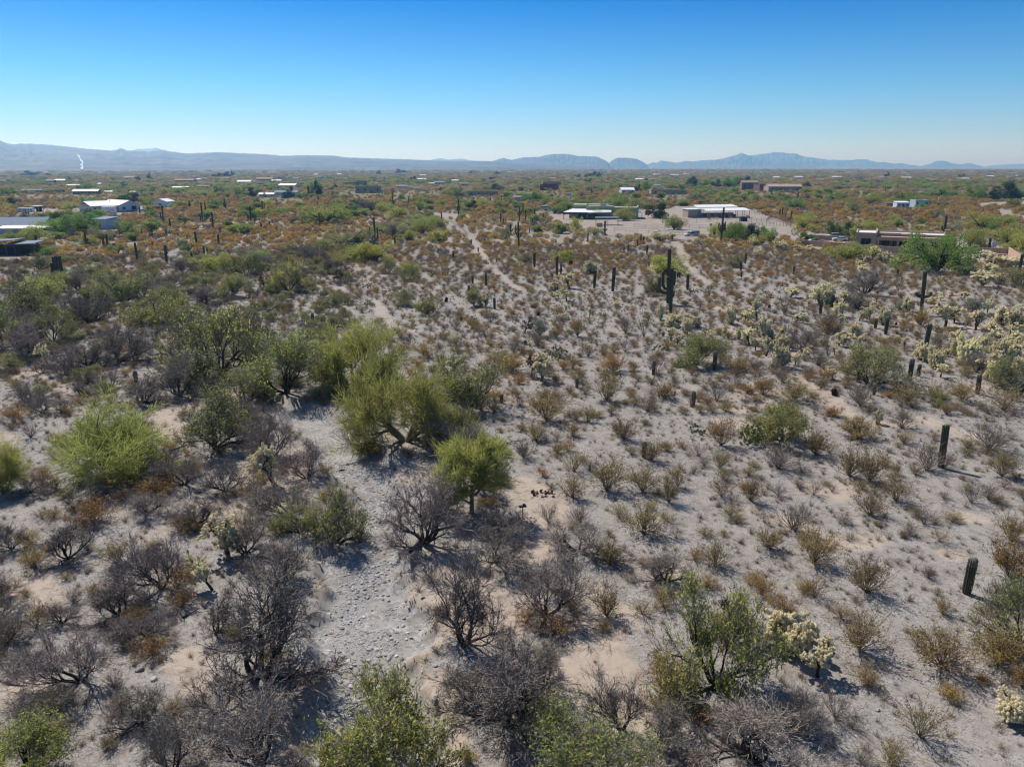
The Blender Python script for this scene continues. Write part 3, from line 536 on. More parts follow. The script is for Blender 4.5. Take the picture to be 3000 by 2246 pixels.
# --- green ranch house
def ranch():
    A, yaw, W = frame((1650, 641), (1870, 643)); W *= 1.0; D = 16
    t = empty('ranch_house', A, yaw, 'pale green flat-roofed ranch house with white carport roof', 'house', None); BLD.append((*(A + Vector((W / 2, 4, 0)))[:2], W * .5))
    x = lambda f: W * f
    part('wall', [(x(.30), x(.67), 3, D, 0, 5.3), (x(.67), x(1.0), 3.4, D + 2, 0, 5.0)], 'green_st', t); part('left_wing', [(x(.12), x(.298), 7, D + 4, 0, 6.3)], 'green_st', t)
    part('rear_wing', [(x(.31), x(.58), D + .02, D + 8, 0, 6.0)], 'green_st', t)
    part('parapet', [(x(.30), x(.67), 2.9, 3.2, 5.302, 5.9), (x(.67), x(1.0), 3.3, 3.6, 5.002, 5.3), (x(.985), x(1.0), 3.6, D + 2, 5.002, 5.8)], 'green_st', t)
    part('roof', [(x(.305), x(.665), 3.25, D - .1, 5.302, 5.4)], 'roofw', t)
    poly('carport_roof', [(x(0), -4, 2.9), (x(.33), -4.2, 2.9), (x(.64), -.5, 3.0), (x(.64), 2.9, 4.1), (x(.12), 6.9, 4.3), (x(0), -4, 3.3), (x(.33), -4.2, 3.3), (x(.64), -.5, 3.4), (x(.64), 2.9, 4.3), (x(.12), 6.9, 4.5)], [(4, 3, 2, 1, 0), (5, 6, 7, 8, 9), (0, 1, 6, 5), (1, 2, 7, 6), (2, 3, 8, 7), (3, 4, 9, 8), (4, 0, 5, 9)], 'roofw', t)
    part('fascia', [(x(0), x(.33), -4.3, -4.203, 2.4, 3.35)], 'navy', t)
    for a, b in ((.01, -3.8), (.17, -4), (.32, -4)): part('carport_post', [(x(a), x(a) + .35, b, b + .35, 0, 2.88)], 'tan', t)
    part('back_room', [(x(.07), x(.2), 4.5, 6.9, 0, 3.0)], 'tan', t)
    for a in (.74, .82, .93): window(t, x(a), x(a) + 1.2, 1.0, 2.6, 3.4)
    for a in (.40, .5, .58): part('vent_pipe', [(x(a), x(a) + .25, 2.6, 2.899, 4.7, 4.95)], 'dark', t)
    for a in (.49, .53): part('roof_cooler', [(x(a), x(a) + 1.3, 5, 6.3, 5.42, 6.9)], 'steel', t)
    part('white_cooler', [(x(.567), x(.567) + 1.2, 5, 6.3, 5.42, 6.7)], 'white', t)
    part('side_porch_roof', [(x(1.0) + .02, x(1.05), 3.5, 8, 3.0, 3.25)], 'roofw', t); part('side_porch_post', [(x(1.045), x(1.045) + .25, 3.6, 3.85, 0, 2.98)], 'wood', t)
    for a in (.2, .26): part('painted_garage_shade', [(x(a), x(a) + 2.6, 5.2, 5.28, 0, 2.6)], 'dark', t)  # dark panels painted as the shade inside the garage bays
ranch()
def shelter():
    A, yaw, W = frame((2020, 639), (2190, 637)); t = empty('horse_shelter', A, yaw, 'long white-roofed open horse shelter on steel posts', 'shelter'); BLD.append((*(A + Vector((W / 2, 5, 0)))[:2], W * .45)); x = lambda f: W * f
    part('tack_room', [(x(0), x(.17), 2, 9, 0, 3.9)], 'tan', t); part('tack_room_roof', [(x(-.01), x(.30), 1.6, 9.4, 3.92, 4.1)], 'roofw', t); part('side_room', [(x(.17), x(.22), 1.6, 6, 0, 3.9)], 'bluegrey', t); part('door', [(x(.185), x(.205), 1.5, 1.598, 0, 2.2)], 'blue', t)
    poly('front_roof', [(x(.25), -3, 3.3), (x(1.0), -3, 3.5), (x(.97), 3, 4.4), (x(.25), 3, 4.2), (x(.25), -3, 3.5), (x(1.0), -3, 3.7), (x(.97), 3, 4.6), (x(.25), 3, 4.4)], [(0, 3, 2, 1), (4, 5, 6, 7), (0, 1, 5, 4), (1, 2, 6, 5), (2, 3, 7, 6), (3, 0, 4, 7)], 'roofw', t)
    poly('rear_roof', [(x(.22), 6.0, 4.5), (x(.92), 6.0, 4.7), (x(.90), 12, 5.6), (x(.22), 12, 5.4), (x(.22), 6, 4.7), (x(.92), 6, 4.9), (x(.90), 12, 5.8), (x(.22), 12, 5.6)], [(0, 3, 2, 1), (4, 5, 6, 7), (0, 1, 5, 4), (1, 2, 6, 5), (2, 3, 7, 6), (3, 0, 4, 7)], 'roofw', t)
    for f in (.26, .38, .5, .62, .74, .86, .98):
        for y in (-2.8, 2.6): part('post', [(x(f), x(f) + .18, y, y + .18, 0, 3.35 if y < 0 else 4.15)], 'steel', t)
    part('stall_rail', [(x(.27), x(.98), -2.6, -2.5, z, z + .08) for z in (.6, 1.1, 1.6)], 'steel', t)
    part('stall_back_wall', [(x(.3), x(.88), 8, 8.1, 0, 1.9)], 'wood', t)
    for f in (.52, .63, .75): part('feed_bin', [(x(f), x(f) + 2, 1, 2, 0, 1.5)], 'dark', t)
shelter()
def left_houses():
    A, yaw, W = frame((352, 622), (412, 619)); t = empty('manufactured_house', A, yaw, 'white manufactured house with white gable roof and pale blue trim', 'house'); BLD.append((A.x - 4, A.y + 5, 14))
    s = mpp(A); gablewall(0, W, 0, 20, 3.6, 2.4, 'y', 'bluewall', t); gable('roof', 0, W, 0, 20, 3.6, 2.4, 'roofw', t, axis='y'); part('skirting', [(-.05, W + .05, -.12, -.003, 0, .7)], 'blue', t)
    w = window(t, W * .58, W * .82, 1.0, 3.2, 0, 'blue'); window(t, W * .12, W * .3, 1.2, 2.8); part('left_wing', [(-W * 1.05, -.03, 6, 18, 0, 3.6)], 'bluewall', t); poly('wing_roof', [(-W * 1.1, 5, 3.6), (-.45, 5, 3.6), (-.45, 12, 6.0), (-W * 1.1, 12, 6.0), (-W * 1.1, 19, 3.6), (-.45, 19, 3.6)], [(0, 1, 2, 3), (3, 2, 5, 4)], 'roofw', t)
    part('porch_roof', [(-W * .65, -.05, .5, 5.9, 3.2, 3.4)], 'roofw', t)
    for f in (.6, .3): part('porch_post', [(-W * f, -W * f + .2, .6, .8, 0, 3.2)], 'white', t)
    window(t, -W * .95, -W * .8, 1.2, 2.8, 6); window(t, -W * .5, -W * .35, 1.2, 2.8, 6); part('roof_vent', [(W * .05, W * .05 + .3, 10, 10.3, 5.2, 7.2)], 'white', t)
    house(316, 626, 33, 19, 4, .05, 'flat', 'white', 'roofw', 'white box trailer parked in front of the manufactured house', 'trailer', 0, name='box_trailer')
    house(470, 607, 42, 23, 9, -.1, 'gable', 'white', 'roofw', 'tall white metal shed standing alone by green bushes', 'shed', 1, axis='y', name='white_shed', door=True)
    A = G(60, 690); t = empty('blue_roof_house', A, .12, 'long house with blue-grey metal roof and white patio cover at the left edge', 'house'); BLD.append((A.x, A.y, 16)); s = mpp(A)
    part('wall', [(-20, 8, 0, 12, 0, 3.4)], 'bluewall', t); gable('roof', -20, 8, 0, 12, 3.4, 2.6, 'bluegrey', t, axis='x')
    poly('patio_roof', [(-5, -6, 2.9), (7, -7, 2.9), (16, -2, 3.1), (8.5, -.5, 3.5), (-5, -.5, 3.5), (-5, -6, 3.05), (7, -7, 3.05), (16, -2, 3.25), (8.5, -.5, 3.65), (-5, -.5, 3.65)], [(4, 3, 2, 1, 0), (5, 6, 7, 8, 9), (0, 1, 6, 5), (1, 2, 7, 6), (2, 3, 8, 7), (3, 4, 9, 8), (4, 0, 5, 9)], 'roofw', t)
    for xx, yy in ((-4.6, -5.8), (6.8, -6.6), (14.8, -2.2)): part('patio_post', [(xx, xx + .15, yy, yy + .15, 0, 2.9)], 'steel', t)
    window(t, -9, -7.8, .9, 2.7); window(t, -14, -12, .9, 2.7); part('door', [(-11, -10, -.08, -.003, 0, 2.1)], 'dark', t)
    house(293, 672, 44, 33, 8, -.2, 'shed', 'bluewall', 'bluegrey', 'pale blue shed half hidden by green shrubs', 'shed', 1, name='blue_shed')
    A = G(46, 748); t = empty('horse_shed', A, .1, 'dark open horse shed with two tilted metal roofs at left edge', 'shed'); BLD.append((A.x, A.y, 8)); s = mpp(A)
    part('stall_wall', [(-7, 4.5, 5, 5.15, 0, 2.6), (-7, -6.85, 0, 5, 0, 2.6), (4.4, 4.55, 1, 5, 0, 2.4)], 'wood', t); part('front_board', [(-3, .4, .1, .2, 0, 2.2)], 'dark', t)
    poly('upper_roof', [(-9, -1, 3.7), (.5, -1, 4.2), (.5, 6, 4.2), (-9, 6, 3.7), (-9, -1, 3.85), (.5, -1, 4.35), (.5, 6, 4.35), (-9, 6, 3.85)], [(0, 3, 2, 1), (4, 5, 6, 7), (0, 1, 5, 4), (1, 2, 6, 5), (2, 3, 7, 6), (3, 0, 4, 7)], 'bluegrey', t)
    poly('lower_roof', [(-2, -1.5, 3.0), (6, -1.5, 3.3), (6, 5.5, 3.6), (-2, 5.5, 3.3), (-2, -1.5, 3.15), (6, -1.5, 3.45), (6, 5.5, 3.75), (-2, 5.5, 3.45)], [(0, 3, 2, 1), (4, 5, 6, 7), (0, 1, 5, 4), (1, 2, 6, 5), (2, 3, 7, 6), (3, 0, 4, 7)], 'bluegrey', t)
    for xx in (-6.5, -2, .3, 5.7): part('post', [(xx, xx + .18, -.8, -.6, 0, 3.1)], 'wood', t)
left_houses()
FAR = [ # x, y, w, h, depth, roof, wall, roofm, look, cat
(1608, 558, 52, 17, 8, 'flat', 'red', 'brownroof', 'dark red flat-roofed barn', 'barn'), (1616, 547, 54, 14, 12, 'flat', 'salmon', 'salmon', 'salmon stucco house', 'house'), (1668, 575, 15, 10, 5, 'flat', 'white', 'roofw', 'small white trailer', 'trailer'),
(1840, 568, 38, 17, 14, 'gable', 'bluewall', 'roofw', 'white gabled barn', 'barn'), (1960, 570, 106, 14, 8, 'flat', 'tan', 'roofw', 'long low house with white roof', 'house'), (1925, 550, 17, 9, 6, 'gable', 'bluewall', 'bluegrey', 'blue-grey shed', 'shed'),
(1874, 530, 26, 7, 8, 'gable', 'white', 'roofw', 'white-roofed house', 'house'), (1892, 532, 13, 8, 6, 'flat', 'red', 'brownroof', 'brick red shed', 'shed'), (1829, 522, 22, 5, 8, 'flat', 'red', 'red', 'low red house', 'house'),
(2196, 557, 46, 27, 14, 'gable', 'brown', 'brownroof', 'two-storey brown house', 'house'), (2238, 560, 30, 20, 12, 'flat', 'brown', 'brownroof', 'brown lower wing of a house', 'house'), (2300, 562, 98, 21, 16, 'gable', 'tan', 'tanroof', 'large tan house', 'house'),
(1519, 588, 26, 12, 6, 'cover', 'white', 'roofw', 'white open carport', 'carport'), (1534, 540, 34, 5, 7, 'flat', 'white', 'bluegrey', 'long grey trailer', 'trailer'),
(2617, 605, 42, 10, 7, 'flat', 'brown', 'brownroof', 'low brown block shed', 'shed'), (2645, 608, 34, 16, 8, 'shed', 'bluewall', 'roofw', 'white shed behind a bush', 'shed'), (2700, 607, 40, 21, 6, 'flat', 'bluewall', 'roofw', 'tall white trailer', 'trailer'), (2538, 566, 22, 7, 6, 'flat', 'tan', 'bluegrey', 'small shed with grey roof', 'shed'), (2995, 578, 20, 20, 8, 'gable', 'bluewall', 'bluegrey', 'grey house at the right edge', 'house'),
(1079, 566, 74, 20, 12, 'flat', 'tan', 'tan', 'pueblo-style tan house', 'house'), (1060, 548, 30, 18, 8, 'flat', 'tan', 'tan', 'tan tower wing', 'house'), (840, 552, 52, 13, 10, 'gable', 'bluewall', 'roofw', 'white gabled house', 'house'), (780, 577, 42, 11, 8, 'gable', 'bluewall', 'roofw', 'pale blue shed with white roof', 'shed'), (838, 575, 66, 16, 10, 'gable', 'bluewall', 'bluegrey', 'house with grey-green metal roof', 'house'),
(774, 531, 50, 10, 10, 'gable', 'tan', 'tanroof', 'tan tiled house', 'house'), (766, 545, 32, 8, 8, 'flat', 'tan', 'bluegrey', 'grey flat house', 'house'), (810, 534, 27, 7, 6, 'gable', 'white', 'roofw', 'white mobile home', 'house'), (866, 527, 18, 7, 6, 'gable', 'white', 'bluegrey', 'small white house', 'house'),
(1027, 541, 42, 7, 8, 'flat', 'tan', 'roofw', 'long pale mobile home', 'house'), (1178, 551, 32, 8, 8, 'gable', 'bluewall', 'bluegrey', 'grey-blue house', 'house'), (1220, 555, 38, 6, 7, 'shed', 'bluewall', 'bluegrey', 'low blue-grey shed', 'shed'), (1287, 541, 28, 9, 8, 'gable', 'bluewall', 'bluegrey', 'blue house', 'house'),
(1234, 529, 26, 6, 7, 'gable', 'brown', 'roofw', 'brown house with white porch roof', 'house'), (1266, 541, 16, 5, 5, 'gable', 'white', 'roofw', 'white rounded shed', 'shed'), (1333, 533, 20, 6, 7, 'gable', 'bluewall', 'roofw', 'white-roofed cottage', 'house'), (1358, 545, 25, 9, 8, 'gable', 'brown', 'brownroof', 'dark brown house', 'house'),
(1414, 574, 92, 14, 10, 'flat', 'tan', 'roofw', 'long tan house with white flat roof', 'house'), (1443, 525, 22, 5, 7, 'flat', 'dark', 'bluegrey', 'dark low house', 'house'), (1489, 571, 28, 9, 5, 'flat', 'white', 'roofw', 'white camper', 'trailer'),
(926, 514, 12, 4, 5, 'gable', 'white', 'roofw', 'tiny white house', 'house'), (994, 513, 12, 4, 5, 'gable', 'white', 'roofw', 'tiny white dome shed', 'shed'), (967, 519, 24, 4, 6, 'flat', 'tan', 'roofw', 'low white house', 'house'), (946, 522, 12, 4, 5, 'flat', 'white', 'roofw', 'white trailer', 'trailer'), (1062, 520, 20, 4, 6, 'gable', 'bluewall', 'bluegrey', 'grey cottage', 'house'), (1168, 515, 24, 4, 6, 'flat', 'white', 'roofw', 'white ranch house', 'house'), (1238, 516, 16, 4, 6, 'gable', 'white', 'roofw', 'white cottage', 'house'), (1493, 521, 14, 6, 6, 'flat', 'white', 'roofw', 'white block shed', 'shed'),
(78, 527, 32, 5, 8, 'flat', 'brown', 'roofw', 'brown mobile home with white roof', 'house'), (146, 536, 24, 9, 8, 'gable', 'dark', 'greyroof', 'dark gabled house', 'house'), (174, 534, 28, 8, 8, 'gable', 'bluewall', 'roofw', 'white-roofed house', 'house'), (220, 534, 14, 4, 6, 'gable', 'tan', 'tanroof', 'small tan house', 'house'), (8, 536, 20, 8, 8, 'gable', 'red', 'brownroof', 'red house at the left edge', 'house'),
(58, 566, 28, 8, 6, 'cover', 'white', 'roofw', 'white metal carport', 'carport'), (100, 568, 38, 12, 8, 'cover', 'white', 'roofw', 'larger white metal carport', 'carport'), (158, 566, 40, 9, 8, 'flat', 'brown', 'bluegrey', 'dark low house', 'house'), (212, 546, 40, 5, 8, 'gable', 'bluewall', 'roofw', 'low white-roofed house', 'house'), (250, 570, 68, 14, 10, 'gable', 'brown', 'roofw', 'brown house with pale metal roof', 'house'), (317, 566, 20, 6, 6, 'gable', 'white', 'roofw', 'small white-roofed house', 'house'),
(345, 549, 46, 9, 8, 'flat', 'blue', 'teal', 'long blue-green building', 'building'), (376, 526, 30, 8, 8, 'gable', 'tan', 'tanroof', 'tan roofed house', 'house'), (424, 556, 30, 5, 7, 'gable', 'tan', 'tanroof', 'low tan house', 'house'), (539, 534, 60, 9, 10, 'gable', 'tan', 'tanroof', 'long tan tiled house', 'house'), (529, 555, 44, 8, 8, 'gable', 'bluewall', 'roofw', 'house with bright white roof', 'house'), (595, 552, 36, 9, 8, 'gable', 'brown', 'brownroof', 'grey-brown house', 'house'), (714, 539, 40, 10, 9, 'gable', 'white', 'roofw', 'white manufactured home', 'house'), (580, 528, 14, 4, 5, 'gable', 'white', 'roofw', 'small white shed', 'shed'), (658, 524, 26, 4, 7, 'gable', 'red', 'tanroof', 'reddish tan house', 'house'), (744, 543, 14, 9, 5, 'flat', 'white', 'roofw', 'white motor home', 'trailer'), (290, 542, 10, 5, 5, 'gable', 'white', 'roofw', 'tiny white shed', 'shed'), (388, 565, 14, 4, 5, 'gable', 'white', 'roofw', 'white pump house', 'shed'),
(1537, 521, 26, 4, 7, 'flat', 'white', 'roofw', 'white mobile home', 'house'), (1783, 511, 14, 3, 5, 'flat', 'white', 'roofw', 'tiny white home', 'house'), (1798, 522, 28, 4, 7, 'flat', 'tan', 'roofw', 'low pale home', 'house'), (1720, 520, 18, 4, 6, 'gable', 'bluewall', 'roofw', 'small blue home', 'house'), (1927, 514, 22, 4, 7, 'gable', 'white', 'roofw', 'white home', 'house'), (1975, 515, 24, 4, 7, 'gable', 'white', 'roofw', 'pale home', 'house'), (2012, 512, 18, 4, 6, 'gable', 'tan', 'roofw', 'small pale home', 'house'), (2190, 520, 18, 4, 6, 'flat', 'white', 'roofw', 'white flat home', 'house'), (2230, 519, 16, 4, 6, 'flat', 'white', 'roofw', 'white trailer home', 'house'), (1910, 527, 20, 4, 6, 'gable', 'tan', 'tanroof', 'tan home', 'house'),
(2343, 522, 22, 5, 7, 'gable', 'white', 'roofw', 'white farmhouse', 'house'), (2277, 523, 20, 5, 7, 'gable', 'white', 'roofw', 'white cottage', 'house'), (2453, 522, 26, 5, 8, 'gable', 'tan', 'roofw', 'pale house', 'house'), (2515, 524, 26, 4, 8, 'flat', 'tan', 'roofw', 'low pale house', 'house'), (2594, 524, 28, 5, 8, 'gable', 'tan', 'greyroof', 'grey house beside a dark tree', 'house'), (2656, 525, 26, 6, 8, 'gable', 'white', 'roofw', 'white gabled farmhouse', 'house'), (2673, 516, 18, 4, 6, 'flat', 'white', 'roofw', 'white trailer home', 'house'), (2698, 525, 12, 3, 5, 'flat', 'white', 'roofw', 'tiny white shed', 'shed'), (2828, 526, 22, 4, 7, 'gable', 'white', 'roofw', 'white house with dark trees', 'house'), (2903, 519, 18, 4, 6, 'gable', 'white', 'roofw', 'white home', 'house'), (2933, 519, 20, 4, 6, 'flat', 'tan', 'roofw', 'pale flat home', 'house'), (2990, 517, 18, 4, 6, 'flat', 'white', 'roofw', 'white home at the right edge', 'house')]
_r = random.Random(3)
for x, y, w, h, dp, rf, wl, rm, look, cat in FAR:
    nm = {'house': 'house', 'barn': 'barn', 'shed': 'shed', 'trailer': 'camping_trailer', 'carport': 'carport', 'building': 'long_building'}[cat]
    far_ = y < 530
    house(x, y, w, h * 1.0, dp * (1.6 if far_ else 1), _r.uniform(-.25, .25), rf, wl, rm, f'{look}, {where(x, y)}', cat, 2 if w < 24 else 4 if w > 60 else 3, name=nm)
# ---------------------------------------------------------------- fences, poles, vehicles
def unit_box(name, m):
    V, Q = boxes([(-.5, .5, -.5, .5, 0, 1)]); return mesh_np(name, V, Q, [M[m]])
UB = {m: unit_box('bar_' + m, m) for m in ('steel', 'rust', 'pole', 'wood', 'white', 'dark')}
def bar(name, m, a, b, th, parent):
    a, b = Vector(a), Vector(b); d = b - a; o = link(name, UB[m], parent, loc=a); o.rotation_mode = 'QUATERNION'; o.rotation_quaternion = d.to_track_quat('Z', 'Y'); o.scale = (th, th, d.length); return o
def fence(pts, h, n, rails, m, label, th=.09, group='pipe fences round the corrals'):
    P = [G(*p) for p in pts]; t = empty('pipe_fence', P[0], 0, label, 'fence', group)
    for a, b in zip(P[:-1], P[1:]):
        L = (b - a).length; k = max(1, round(L / n))
        for i in range(k + (b is P[-1])): q = a + (b - a) * i / k - P[0]; bar('post', m, q, q + Vector((0, 0, h)), th, t)
        for r in rails: bar('rail', m, a - P[0] + Vector((0, 0, h * r)), b - P[0] + Vector((0, 0, h * r)), th * .7, t)
fence([(1800, 680), (1900, 683), (2000, 690)], 1.7, 4.5, (.98, .5), 'steel', 'steel pipe fence between the ranch yard and the open scrub')
fence([(1857, 668), (1925, 672), (1990, 668), (2080, 672), (2200, 666)], 1.6, 4.5, (.98, .6, .3), 'steel', 'steel pipe fence across the near side of the ranch yard')
fence([(1940, 653), (2010, 650), (2160, 648)], 1.5, 5, (.98, .5), 'steel', 'steel pipe fence in front of the horse shelter')
fence([(2186, 652), (2245, 650), (2258, 640)], 1.6, 3, (.98, .65, .35), 'rust', 'rusty pipe corral fence right of the horse shelter')
fence([(2190, 668), (2265, 660), (2315, 668)], 1.7, 3, (.98, .65, .35), 'rust', 'rusty pipe fence along the near edge of the corral')
fence([(2250, 641), (2290, 652), (2318, 664)], 1.7, 3, (.98, .65, .35), 'rust', 'rusty pipe fence on the right side of the corral')
fence([(2195, 625), (2250, 634), (2315, 650)], 1.6, 3.5, (.98, .5), 'rust', 'long thin fence running behind the corral')
fence([(1316, 648), (1352, 672), (1372, 690)], 1.3, 2.2, (.98, .1), 'steel', 'wire mesh fence beside the dirt trail', .06)
fence([(85, 741), (105, 742), (170, 744)], 1.5, 2.5, (.98, .75, .5, .25), 'rust', 'reddish pipe corral panel right of the dark horse shed')
fence([(50, 748), (84, 745)], 1.6, 2, (.98, .8, .6, .4, .2), 'rust', 'reddish pipe gate closing the dark horse shed')
fence([(1560, 600), (1700, 601), (1900, 602)], 1.3, 8, (.98,), 'wood', 'distant wire fence behind the ranch house', .08)
def shade(px, py, w, label, rm, h, dp=5, extra=None):
    p = G(px, py); s = mpp(p); W = w * s; t = empty('shade_structure', p, 0, label, 'shelter'); part('roof', [(-W / 2, W / 2, 0, dp, h, h + .2)], rm, t)
    for xx in (-W / 2 + .2, 0, W / 2 - .3):
        for yy in (.1, dp - .3): part('post', [(xx, xx + .15, yy, yy + .15, 0, h - .002)], 'steel', t)
    BLD.append((p.x, p.y, W * .4)); return t
shade(1780, 660, 68, 'flat blue-grey shade roof on posts in front of the ranch house', 'bluegrey', 3.0)
shade(1935, 640, 34, 'small brown shade frame under the bright green mesquite', 'wood', 2.6, 3)
def post_pole(px, yb, yt, label, m='pole', th=.28, cross=True):
    p = G(px, yb); h = topz(p, yt); t = empty('utility_pole', p, 0, label, 'utility pole', 'power poles across the valley'); bar('pole', m, (0, 0, 0), (0, 0, h), th, t)
    if cross: bar('crossarm', m, (-1.2, 0, h - .8), (1.2, 0, h - .8), .15, t)
    return p, h
for px, yb, yt in [(2551, 553, 521), (1531, 520, 500), (1569, 522, 498), (1632, 538, 498), (1761, 540, 494), (1792, 520, 492), (1852, 545, 530), (2073, 525, 492), (1903, 525, 505), (1066, 520, 492), (1127, 538, 518), (1271, 512, 488), (1292, 525, 500), (1328, 520, 498), (838, 512, 494), (856, 540, 515), (788, 530, 512), (1345, 505, 490), (2285, 538, 518), (2292, 536, 512), (1935, 515, 494), (579, 515, 492), (300, 516, 498), (2910, 540, 522), (1390, 530, 505), (240, 512, 498)]:
    post_pole(px, yb, yt, 'wooden power pole, ' + where(px, yb))
p = G(2746, 605); h = topz(p, 577); t = empty('pipe_pole', p, 0, 'slim pale metal pole standing beside the tall white trailer', 'pole'); bar('shaft', 'white', (0, 0, 0), (0, 0, h), .2, t); bar('arm', 'white', (0, 0, h - .3), (.8, 0, h - .1), .12, t)
def wheel_mesh(r=.36, w=.22):
    bm = bmesh.new(); bmesh.ops.create_cone(bm, cap_ends=True, segments=14, radius1=r, radius2=r, depth=w); bmesh.ops.rotate(bm, verts=bm.verts, matrix=Matrix.Rotation(R(90), 3, 'X')); me = bpy.data.meshes.new('wheel'); bm.to_mesh(me); bm.free(); me.materials.append(M['rubber']); return me
WM = wheel_mesh()
def rimm():
    me = wheel_mesh(.2, .25).copy(); me.materials.clear(); me.materials.append(M['steel']); return me
RM = rimm()
def loft(name, prof, ws, m, parent):
    """side profile (x,z) extruded; ws half width for each point"""
    n = len(prof); V = [(x, -w, z) for (x, z), w in zip(prof, ws)] + [(x, w, z) for (x, z), w in zip(prof, ws)]
    Fs = [tuple(range(n)), tuple(reversed(range(n, 2 * n)))] + [(i + n, (i + 1) % n + n, (i + 1) % n, i) for i in range(n)]
    return poly(name, V, Fs, m, parent)
def vehicle(px, py, yaw, kind, paint, label, s=1.0):
    p = G(px, py); t = empty({'suv': 'parked_suv', 'truck': 'pickup_truck', 'sedan': 'parked_car'}[kind], p, yaw, label, {'suv': 'SUV', 'truck': 'pickup truck', 'sedan': 'car'}[kind]); t.scale = (s,) * 3; BLD.append((p.x, p.y, 3))
    Lh = 2.35 if kind != 'truck' else 2.75
    low = [(-Lh, .45), (-Lh, .95), (-Lh + .1, 1.02), (Lh - 1.3, 1.05), (Lh - .15, .92), (Lh, .8), (Lh, .4), (Lh - .2, .32), (-Lh + .2, .32)]
    loft('body', low, [.88, .92, .9, .9, .84, .84, .88, .86, .86], paint, t)
    top = {'suv': [(-Lh + .12, 1.03), (-Lh + .3, 1.65), (-.1 + .3, 1.7), (Lh - 1.5, 1.04)], 'sedan': [(-Lh + .5, 1.03), (-Lh + 1.1, 1.45), (.2, 1.47), (Lh - 1.3, 1.04)], 'truck': [(-.6, 1.04), (-.5, 1.7), (.7, 1.72), (Lh - 1.35, 1.05)]}[kind]
    cb = loft('cabin', top, [.86, .68, .66, .84], paint, t)
    g = [(x * .96 + .02, z - .05 if z > 1.2 else z + .07) for x, z in top]; loft('side_window', g, [.875, .70, .68, .855], 'glass', cb)
    (x3, z3), (x2, z2) = top[3], top[2]; poly('windscreen', [(x3 - .02, -.76, z3 + .04), (x3 - .02, .76, z3 + .04), (x2 + .06, .6, z2 - .04), (x2 + .06, -.6, z2 - .04)], [(0, 1, 2, 3)], 'glass', cb).location.x = .05
    if kind == 'truck':
        part('bed_wall', [(-Lh, -.65, .80, .9, 1.03, 1.2), (-Lh, -.65, -.9, -.80, 1.03, 1.2), (-Lh, -Lh + .08, -.79, .79, 1.03, 1.2)], paint, t)
    for xx in (-Lh + .85, Lh - .85):
        for yy in (-.82, .82): w = link('wheel', WM, t, loc=(xx, yy, .36)); link('rim', RM, w)
    for yy in (-.62, .62): part('headlight', [(Lh - .03, Lh + .03, yy - .17, yy + .17, .66, .82)], 'lamp', t)
    return t
vehicle(2439, 697, R(176), 'suv', 'whitep', 'white SUV parked under the green tree left of the adobe house')
vehicle(2460, 706, R(170), 'sedan', 'whitep', 'white car half hidden behind the garden wall by the adobe house')
vehicle(2384, 714, R(8), 'sedan', 'silverp', 'silver grey car parked inside the left garden wall')
tr = vehicle(2026, 692, R(200), 'truck', 'silverp', 'silver pickup truck with a white camper shell by the corral')
part('camper_shell', [(-2.74, -.66, -.85, .85, 1.205, 1.95)], 'bluegrey', tr)
vehicle(276, 622, R(60), 'truck', 'whitep', 'white pickup truck left of the white box trailer'); vehicle(418, 621, R(10), 'sedan', 'whitep', 'white car right of the manufactured house'); vehicle(318, 627, R(20), 'sedan', 'silverp', 'pale car parked against the white box trailer'); vehicle(186, 615, R(0), 'suv', 'dark', 'dark SUV parked in the yard left of the white truck')
def camper(px, py, L, label, box=False, yaw=0):
    p = G(px, py); t = empty('travel_trailer', p, yaw, label, 'trailer'); BLD.append((p.x, p.y, L * .6))
    loft('shell', [(-L / 2, .6), (-L / 2 - .1, 2.2), (-L / 2 + .3, 3.0), (L / 2 - .3, 3.0), (L / 2 + .1, 2.2), (L / 2 - .2, .6)], [1.2] * 6, 'white', t); part('stripe', [(-L / 2 + .1, L / 2 - .1, -1.24, -1.203, 1.1, 1.35)], 'greyroof', t)
    for f in (-.35, -.1, .2, .38): window(t, L * f, L * f + .8, 1.7, 2.3, -1.2, 'greyroof')
    part('door', [(0, .7, -1.25, -1.203, .7, 2.5)], 'tan', t)
    for xx in (-.6, .4): w = link('wheel', WM, t, loc=(xx, -.95, .36)); w2 = link('wheel', WM, t, loc=(xx, .95, .36))
    part('hitch', [(L / 2, L / 2 + 1.2, -.05, .05, .5, .6)], 'dark', t)
camper(78, 626, 8, 'cream travel trailer with small windows at the left yard edge')
house(103, 621, 24, 17, 5, 0, 'cover', 'dark', 'roofw', 'small open shed with white roof right of the travel trailer', 'shed', 0, name='open_shed')
def horse_trailer():
    p = G(1600, 617); t = empty('horse_trailer', p, R(-10), 'silver horse trailer parked beyond the ranch house', 'trailer'); BLD.append((p.x, p.y, 5)); loft('shell', [(-3, .5), (-3, 2.6), (2.2, 2.6), (3, 1.9), (3, .5)], [1.1, 1.1, 1.1, 1.0, 1.0], 'silverp', t); part('vent_row', [(-2.4, 1.8, -1.13, -1.103, 1.9, 2.2)], 'glass', t)
    for xx in (-.5, .4): link('wheel', WM, t, loc=(xx, -.95, .36)); link('wheel', WM, t, loc=(xx, .95, .36))
horse_trailer()
